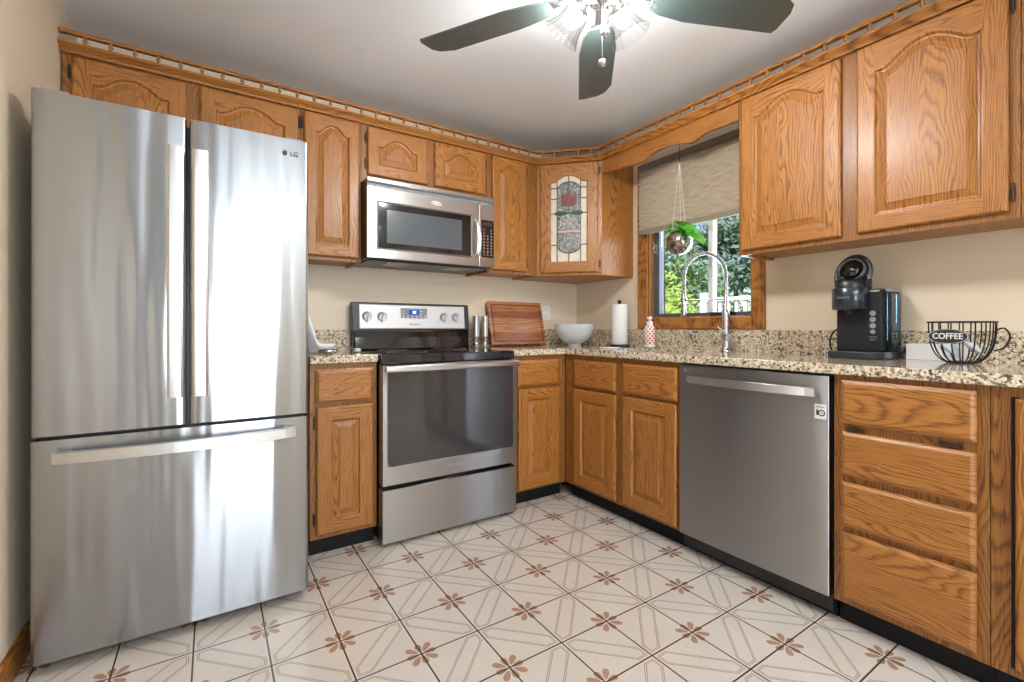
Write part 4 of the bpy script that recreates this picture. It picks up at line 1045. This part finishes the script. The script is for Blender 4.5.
# two mills
for (mx_, my_, lb_) in ((-.962, -.100, 'left stainless pepper mill beside the range backguard'), (-.885, -.085, 'right stainless salt mill, next to the cutting board edge')):
    ml = Thing('spice_mill', lb_, 'spice mill', (mx_, my_, Z), group='pair of steel mills')
    mb = MB(); mb.lathe([(.022, Z), (.023, Z + .003), (.023, Z + .030)], (mx_, my_, 0), 24); ml.part('base', mb, M['nickel'])
    mb = MB(); mb.lathe([(.0215, Z + .030), (.0215, Z + .068)], (mx_, my_, 0), 24); ml.part('clear_chamber', mb, plain('spice_chamber', lin(120, 96, 84), .1, coat=.6))
    mb = MB(); mb.lathe([(.0235, Z + .068), (.0235, Z + .200), (.022, Z + .204), (.001, Z + .205)], (mx_, my_, 0), 24); ml.part('barrel', mb, M['bright'])
# outlet on the back wall
ol = Thing('wall_outlet', 'white electrical outlet on the back wall behind the cutting board', 'outlet', (-.304, -.002, 1.155))
mb = MB(); mb.box(-.338, -.006, 1.100, -.270, -.0005, 1.214); op = ol.part('cover_plate', mb, M['white'], bevel=.002)
for zz in (1.132, 1.180):
    mb = MB(); mb.box(-.318, -.0085, zz - .014, -.290, -.006, zz + .014); so = ol.part('socket', mb, M['white'], bevel=.002)
    mb = MB(); mb.box(-.311, -.009, zz - .004, -.309, -.0085, zz + .007); mb.box(-.300, -.009, zz - .004, -.298, -.0085, zz + .007); ol.part('slots', mb, M['black'], so)

# white swooping dish left of the range, with ladle
wx_, wy_ = -1.985, -.33
mb = MB(); n = 40
def ring(r, zf_, rx=1.0):
    return [(wx_ + r * rx * math.cos(2 * PI * q / n), wy_ + r * math.sin(2 * PI * q / n) * .8, zf_(2 * PI * q / n)) for q in range(n)]
ht = lambda t: .040 + min(.20, .30 * max(0, -math.cos(t + .1)) ** 1.0)
oute = [ring(.035, lambda t: Z), ring(.045, lambda t: Z + .003), ring(.076, lambda t: Z + .006 + ht(t) * .5), ring(.090, lambda t: Z + .006 + ht(t))]
inne = [ring(.087, lambda t: Z + .006 + ht(t)), ring(.071, lambda t: Z + .010 + ht(t) * .5), ring(.040, lambda t: Z + .009)]
mb.rings(oute + inne, 0, True)
single('serving_dish', mb, M['ceramic'], 'white ceramic dish with one high swooping side beside the refrigerator', 'dish', (wx_, wy_, Z))
lx_, ly_ = -1.968, -.490
ld = Thing('ladle', 'silver ladle lying on the small granite counter in front of the white dish', 'ladle', (lx_, ly_, Z))
mb = MB(); pf = [(.001, Z + .001), (.018, Z + .002), (.038, Z + .009), (.047, Z + .022), (.0455, Z + .022), (.037, Z + .011), (.017, Z + .0045), (.001, Z + .0035)]
mb.lathe(pf, (lx_, ly_, 0), 28); ld.part('scoop', mb, M['nickel'])
hpts = crom([Vector((lx_ + .040, ly_ + .008, Z + .019)), Vector((lx_ + .075, ly_ + .03, Z + .034)), Vector((lx_ + .11, ly_ + .06, Z + .030)), Vector((lx_ + .15, ly_ + .10, Z + .014))])
mb = MB(); mb.tube(hpts, .004, 8); ld.part('stem', mb, M['nickel'])
a_, b_ = Vector((lx_ + .15, ly_ + .10, Z + .014)), Vector((lx_ + .178, ly_ + .128, Z + .011))
mb = MB(); mb.tube([a_, b_], .0095, 10); ld.part('grip', mb, M['white'])

# coffee maker (right run frame: x toward camera, front at -y)
KX0, KX1, KF, KB = 1.900, 2.056, -.205, -.045
km = Thing('coffee_maker', 'black single-serve coffee maker with open lid under the large wall cabinet', 'coffee maker', ((KX0 + KX1) / 2, (KF + KB) / 2, Z), 'R')
mb = MB(); mb.prism([(KX0 - .015, KF - .045), (KX0 + .11, KF - .045), (KX0 + .15, KF - .035), (KX1 + .020, KF - .020), (KX1 + .020, KB), (KX0 - .015, KB)], Z, Z + .030, 'z'); km.part('base', mb, M['blue_black'], bevel=.004)
mb = MB(); mb.box(KX0, KF, Z + .030, KX1, KB, Z + .282); bd = km.part('body', mb, M['mbody'], bevel=.005)
mb = MB(); mb.box(KX0 + .115, KF - .002, Z + .270, KX1 - .004, KF + .02, Z + .277); km.part('trim_strip', mb, M['nickel'], bd)
hx_, hy_ = KX0 + .054, KF - .018
mb = MB(); mb.lathe([(.056, Z + .200), (.060, Z + .202), (.060, Z + .286), (.058, Z + .288)], (hx_, hy_, 0), 36); hd_ = km.part('brew_head', mb, M['blue_black'])
t_ = text_mb('KEURIG', .012, 0, 0, 0); N_ = MB()
vs = []
for (vx, vy, vz) in t_.v:
    an = -PI / 2 + (vx) / .0605; rr = .0602 - vy
    vs.append((hx_ + rr * math.cos(an), hy_ + rr * math.sin(an), Z + .248 + vz))
N_.add(vs, t_.f); km.part('brand_lettering', N_, M['grey'], hd_)
mb = MB(); mb.lathe([(.010, Z + .186), (.016, Z + .200)], (hx_, hy_, 0), 16); km.part('nozzle', mb, M['black'], hd_)
mb = MB(); mb.lathe([(.050, Z + .288), (.050, Z + .315), (.034, Z + .325), (.034, Z + .312)], (hx_, hy_, 0), 28); km.part('pod_chamber', mb, M['black'], hd_)
# raised lid: a hood on edge with a grab bar
LMx = Matrix.Translation((hx_ + .006, hy_ + .012, Z + .362)) @ Matrix.Rotation(math.radians(72), 4, 'X')
mb = MB(); mb.lathe([(.001, -.034), (.030, -.033), (.046, -.026), (.053, -.012), (.054, .006), (.050, .014), (.042, .014), (.038, .006), (.036, -.004), (.001, -.006)], (0, 0, 0), 36)
mb.v = [tuple(LMx @ Vector(v)) for v in mb.v]; li = km.part('lid', mb, M['black'], bevel=0)
mb = MB(); mb.lathe([(.030, -.006), (.030, .014), (.024, .020), (.012, .020), (.010, .034), (.001, .036)], (0, -.004, 0), 24); mb.v = [tuple(LMx @ Vector(v)) for v in mb.v]; km.part('pod_holder', mb, M['blackgloss'], li)
mb = MB(); pts = [LMx @ Vector((.060 * math.cos(t), -.012 + .080 * math.sin(t), -.012)) for t in [math.radians(-20 + 220 * i / 24) for i in range(25)]]
mb.tube(pts, .0085, 8); km.part('lid_handle', mb, M['char'], li)
mb = MB(); mb.box(hx_ - .046, hy_ + .015, Z + .282, hx_ + .060, hy_ + .060, Z + .335); km.part('lid_hinge', mb, M['black'], bevel=.008)
for i, zz in enumerate((.172, .147, .122, .098)):
    mb = MB(); mb.lathe([(.0105 if i < 3 else .0085, 0), (.0105 if i < 3 else .0085, .002)], (KX0 + .128, KF, Z + zz + .012), 20, 0, Matrix.Rotation(PI / 2, 4, 'X')); km.part('button', mb, M['grey'], bd)
mb = text_mb('STRONG', .007, KX0 + .128, KF, Z + .088); mb2 = text_mb('BREW', .007, KX0 + .128, KF, Z + .078); mb.add(mb2.v, mb2.f); km.part('button_lettering', mb, M['grey'], bd)
mb = MB(); mb.box(KX1 + .0005, KF + .05, Z + .0305, KX1 + .016, KB, Z + .270); km.part('water_reservoir', mb, M['reservoir'], bevel=.004)
mb = MB(); mb.box(KX1 + .0005, KF + .04, Z + .270, KX1 + .020, KB, Z + .283); km.part('reservoir_lid', mb, M['grey'], bevel=.003)
cp_ = crom([Vector(p) for p in ((KX0 + .01, KB - .005, Z + .13), (KX0 - .03, KB - .01, Z + .125), (KX0 - .065, KB - .02, Z + .11), (KX0 - .078, KB - .03, Z + .06), (KX0 - .058, KB - .03, Z + .008), (KX0 + .0, KB - .02, Z + .006))])
mb = MB(); mb.tube(cp_, .004, 8); km.part('power_cord', mb, M['black'])

# white tray box behind the basket
BX0 = 2.098
tb = Thing('white_box', 'low open white box behind the wire coffee basket', 'box', (BX0 + .085, -.054, Z), 'R')
mb = MB(); tmp = MB(); x0, x1, y0b, y1b = BX0, BX0 + .17, -.082, -.026
mb.box(x0, y0b, Z, x1, y1b, Z + .004)
mb.box(x0, y0b, Z + .004, x0 + .004, y1b, Z + .062); mb.box(x1 - .004, y0b, Z + .004, x1, y1b, Z + .062)
mb.box(x0 + .004, y0b, Z + .004, x1 - .004, y0b + .004, Z + .062); mb.box(x0 + .004, y1b - .004, Z + .004, x1 - .004, y1b, Z + .062)
tb.part('tray', mb, M['white'])
# wire basket shaped like a cup
CXb, CYb = 2.284, -.186
wb_ = Thing('coffee_basket', 'black wire cup-shaped basket with oval COFFEE plaque beside the coffee maker', 'basket', (CXb, CYb, Z), 'R')
def rad_at(t): return (.040 + (.088 - .040) * (1 - (1 - t) ** 2.6)) 
HB = .146
mb = MB(); circ = lambda r, z: [(CXb + r * math.cos(2 * PI * q / 40), CYb + r * math.sin(2 * PI * q / 40), z) for q in range(40)]
mb.tube(circ(.090, Z + HB), .0032, 6, 0, True); wb_.part('rim', mb, M['wire'])
mb = MB(); mb.tube(circ(.040, Z + .0035), .003, 6, 0, True); wb_.part('base_ring', mb, M['wire'])
mb = MB(); mb.lathe([(.001, Z + .003), (.038, Z + .003), (.038, Z + .005), (.001, Z + .005)], (CXb, CYb, 0), 24); wb_.part('base_disc', mb, M['wire'])
for i in range(18):
    a_ = 2 * PI * i / 18 + .1
    pts = [(CXb + rad_at(t) * math.cos(a_), CYb + rad_at(t) * math.sin(a_), Z + .0035 + (HB - .0035) * (t ** 1.35)) for t in [q / 10 for q in range(11)]]
    mb = MB(); mb.tube(pts, .0022, 5); wb_.part('rib', mb, M['wire'])
hp_ = crom([Vector(p) for p in ((CXb + .089, CYb - .0, Z + .118), (CXb + .108, CYb - .006, Z + .124), (CXb + .122, CYb - .01, Z + .098), (CXb + .110, CYb - .008, Z + .062), (CXb + .083, CYb - .0, Z + .046))])
mb = MB(); mb.tube(hp_, .003, 6); wb_.part('handle', mb, M['wire'])
# plaque, turned toward the room
pa = math.radians(-12); px_, py_, pz_ = CXb - .014, CYb - .0935, Z + .096
def place(mb): 
    Rm = Matrix.Translation((px_, py_, pz_)) @ Matrix.Rotation(pa, 4, 'Z'); mb.v = [tuple(Rm @ Vector(v)) for v in mb.v]; return mb
E_ = Matrix.Rotation(PI / 2, 4, 'X') @ Matrix.Diagonal((1, .43, 1, 1))
mb = MB(); mb.lathe([(.060, -.002), (.060, .001)], (0, 0, 0), 36, 0, E_); pq = wb_.part('plaque', place(mb), M['char'])
mb = MB(); mb.lathe([(.0575, .001), (.0575, .0017), (.0555, .0017), (.0555, .001)], (0, 0, 0), 36, 0, E_, cap0=False, cap1=False); wb_.part('plaque_border', place(mb), M['white'], pq)
mb = text_mb('COFFEE', .029, 0, -.0012, 0, sx=.86, bold=.0005); wb_.part('plaque_lettering', place(mb), M['white'], pq)
# white sachets in the basket
for i, (dx, dy, dz, rz, rx) in enumerate(((-.031, -.006, .054, .2, .35), (.033, -.008, .056, -.2, -.35))):
    mb = MB(); loops = []
    for q in range(9):
        s_ = q / 8; w = .044; h = .0012 + .010 * math.sin(PI * s_); x = -.030 + .060 * s_
        loops.append([(x, -w * .7, 0), (x, -w * .3, h), (x, w * .3, h), (x, w * .7, 0), (x, w * .3, -h), (x, -w * .3, -h)])
    mb.rings(loops, 0, True)
    Rm = Matrix.Translation((CXb + dx, CYb + dy, Z + dz)) @ Matrix.Rotation(rz, 4, 'Z') @ Matrix.Rotation(rx, 4, 'X') @ Matrix.Rotation(.7, 4, 'Y'); mb.v = [tuple(Rm @ Vector(v)) for v in mb.v]
    single('coffee_sachet', mb, plain('pale_foil_sachet', lin(215, 224, 236), .3), 'pale white sachet lying inside the wire coffee basket', 'sachet', (CXb + dx, CYb + dy, Z + dz), 'R', group='sachets in the coffee basket')

# ================================================================== OUTSIDE THE WINDOW
GZ = -.6
k = NT('lawn'); n_ = k.noise(k.obj(), 2.0, 5)[0]; k.bsdf(k.mix(n_, lin(70, 110, 48), lin(110, 140, 70)), .9); M['lawn'] = k.m
mb = MB(); mb.add([(.2, -14, GZ), (45, -14, GZ), (45, 40, GZ), (.2, 40, GZ)], [(0, 1, 2, 3)]); props(mesh_obj('ground', mb, M['lawn']), kind='structure')
M['bark'] = plain('bark', lin(78, 66, 56), .9, bumpy=.5, bscale=20)
LEAF = [leaf_mat('spring_leaf', lin(196, 214, 120), lin(140, 172, 84)), leaf_mat('deep_leaf', lin(150, 178, 118), lin(98, 132, 86)), leaf_mat('pine_leaf', lin(138, 160, 136), lin(92, 118, 104))]
def tree(label, x, y, h, r, lm, n, seed, z_low=.35, lsize=.10):
    rn = random.Random(seed)
    th = Thing('tree', label, 'tree', (x, y, GZ), group=None)
    mb = MB(); top = Vector((x + rn.uniform(-.2, .2), y + rn.uniform(-.2, .2), GZ + h * .85))
    base = Vector((x, y, GZ - .02)); cl = []
    mb.tube([base, base.lerp(top, .4) + Vector((.05, .05, 0)), top], [h * .016, h * .012, h * .004], 8)
    for i in range(14):
        f = rn.uniform(z_low, .95); b = base.lerp(top, f); a = rn.uniform(0, 2 * PI); L = r * rn.uniform(.5, 1.0) * (1.15 - f * .6)
        e = b + Vector((math.cos(a) * L, math.sin(a) * L, L * rn.uniform(.25, .7)))
        mb.tube([b, b.lerp(e, .5) + Vector((0, 0, -.04)), e], [h * .006, h * .004, h * .0015], 6)
        cl += [(e, L * .55), (b.lerp(e, .6), L * .45)]
    th.part('trunk', mb, M['bark'])
    fb = MB()
    for i in range(n):
        c, rr = rn.choice(cl); v = Vector((rn.gauss(0, 1), rn.gauss(0, 1), rn.gauss(0, .8))) * rr * .5
        p = c + v; d = Vector((rn.uniform(-1, 1), rn.uniform(-1, 1), rn.uniform(-1, .6))).normalized(); s2 = d.orthogonal().normalized() * lsize * .38; L = lsize * rn.uniform(.7, 1.3)
        fb.add([p, p + d * L * .5 + s2, p + d * L, p + d * L * .5 - s2], [(0, 1, 2, 3)])
    th.part('foliage', fb, lm)
tree('young tree with yellow-green leaves nearest the window outdoors', 5.0, 2.95, 3.3, .95, LEAF[0], 1900, 1, .30, .10)
tree('bushy yellow-green tree behind the young one outside the window', 7.2, 5.6, 3.2, 1.4, LEAF[0], 2400, 2, .2, .13)
tree('tall dark green tree far outside behind the white railing', 11.0, 5.2, 6.5, 1.9, LEAF[2], 3600, 3, .25, .20)
tree('tall green tree furthest left outside the window', 12.5, 9.9, 7.5, 2.3, LEAF[1], 3200, 4, .2, .22)
tree('large background tree between the other trees outside', 19.5, 13.6, 9, 3.2, LEAF[1], 3600, 8, .15, .3)
# neighbour's deck railing
rl = Thing('deck_railing', 'white picket deck railing outside beyond the window', 'railing', (3.6, 0, GZ))
ry0, ry1, rx_ = -1.2, 1.30, 3.6
mb = MB(); mb.box(rx_ - .04, ry0, 1.42, rx_ + .04, ry1, 1.47); rl.part('top_rail', mb, M['white'])
mb = MB(); mb.box(rx_ - .03, ry0, .60, rx_ + .03, ry1, .65); rl.part('bottom_rail', mb, M['white'])
for i in range(20):
    y = ry0 + .06 + i * .122; mb = MB(); mb.box(rx_ - .018, y - .022, .65, rx_ + .018, y + .022, 1.42); rl.part('picket', mb, M['white'])
for y in (ry0, ry1): mb = MB(); mb.box(rx_ - .05, y - .05, GZ, rx_ + .05, y + .05, 1.55); rl.part('post', mb, M['white'])
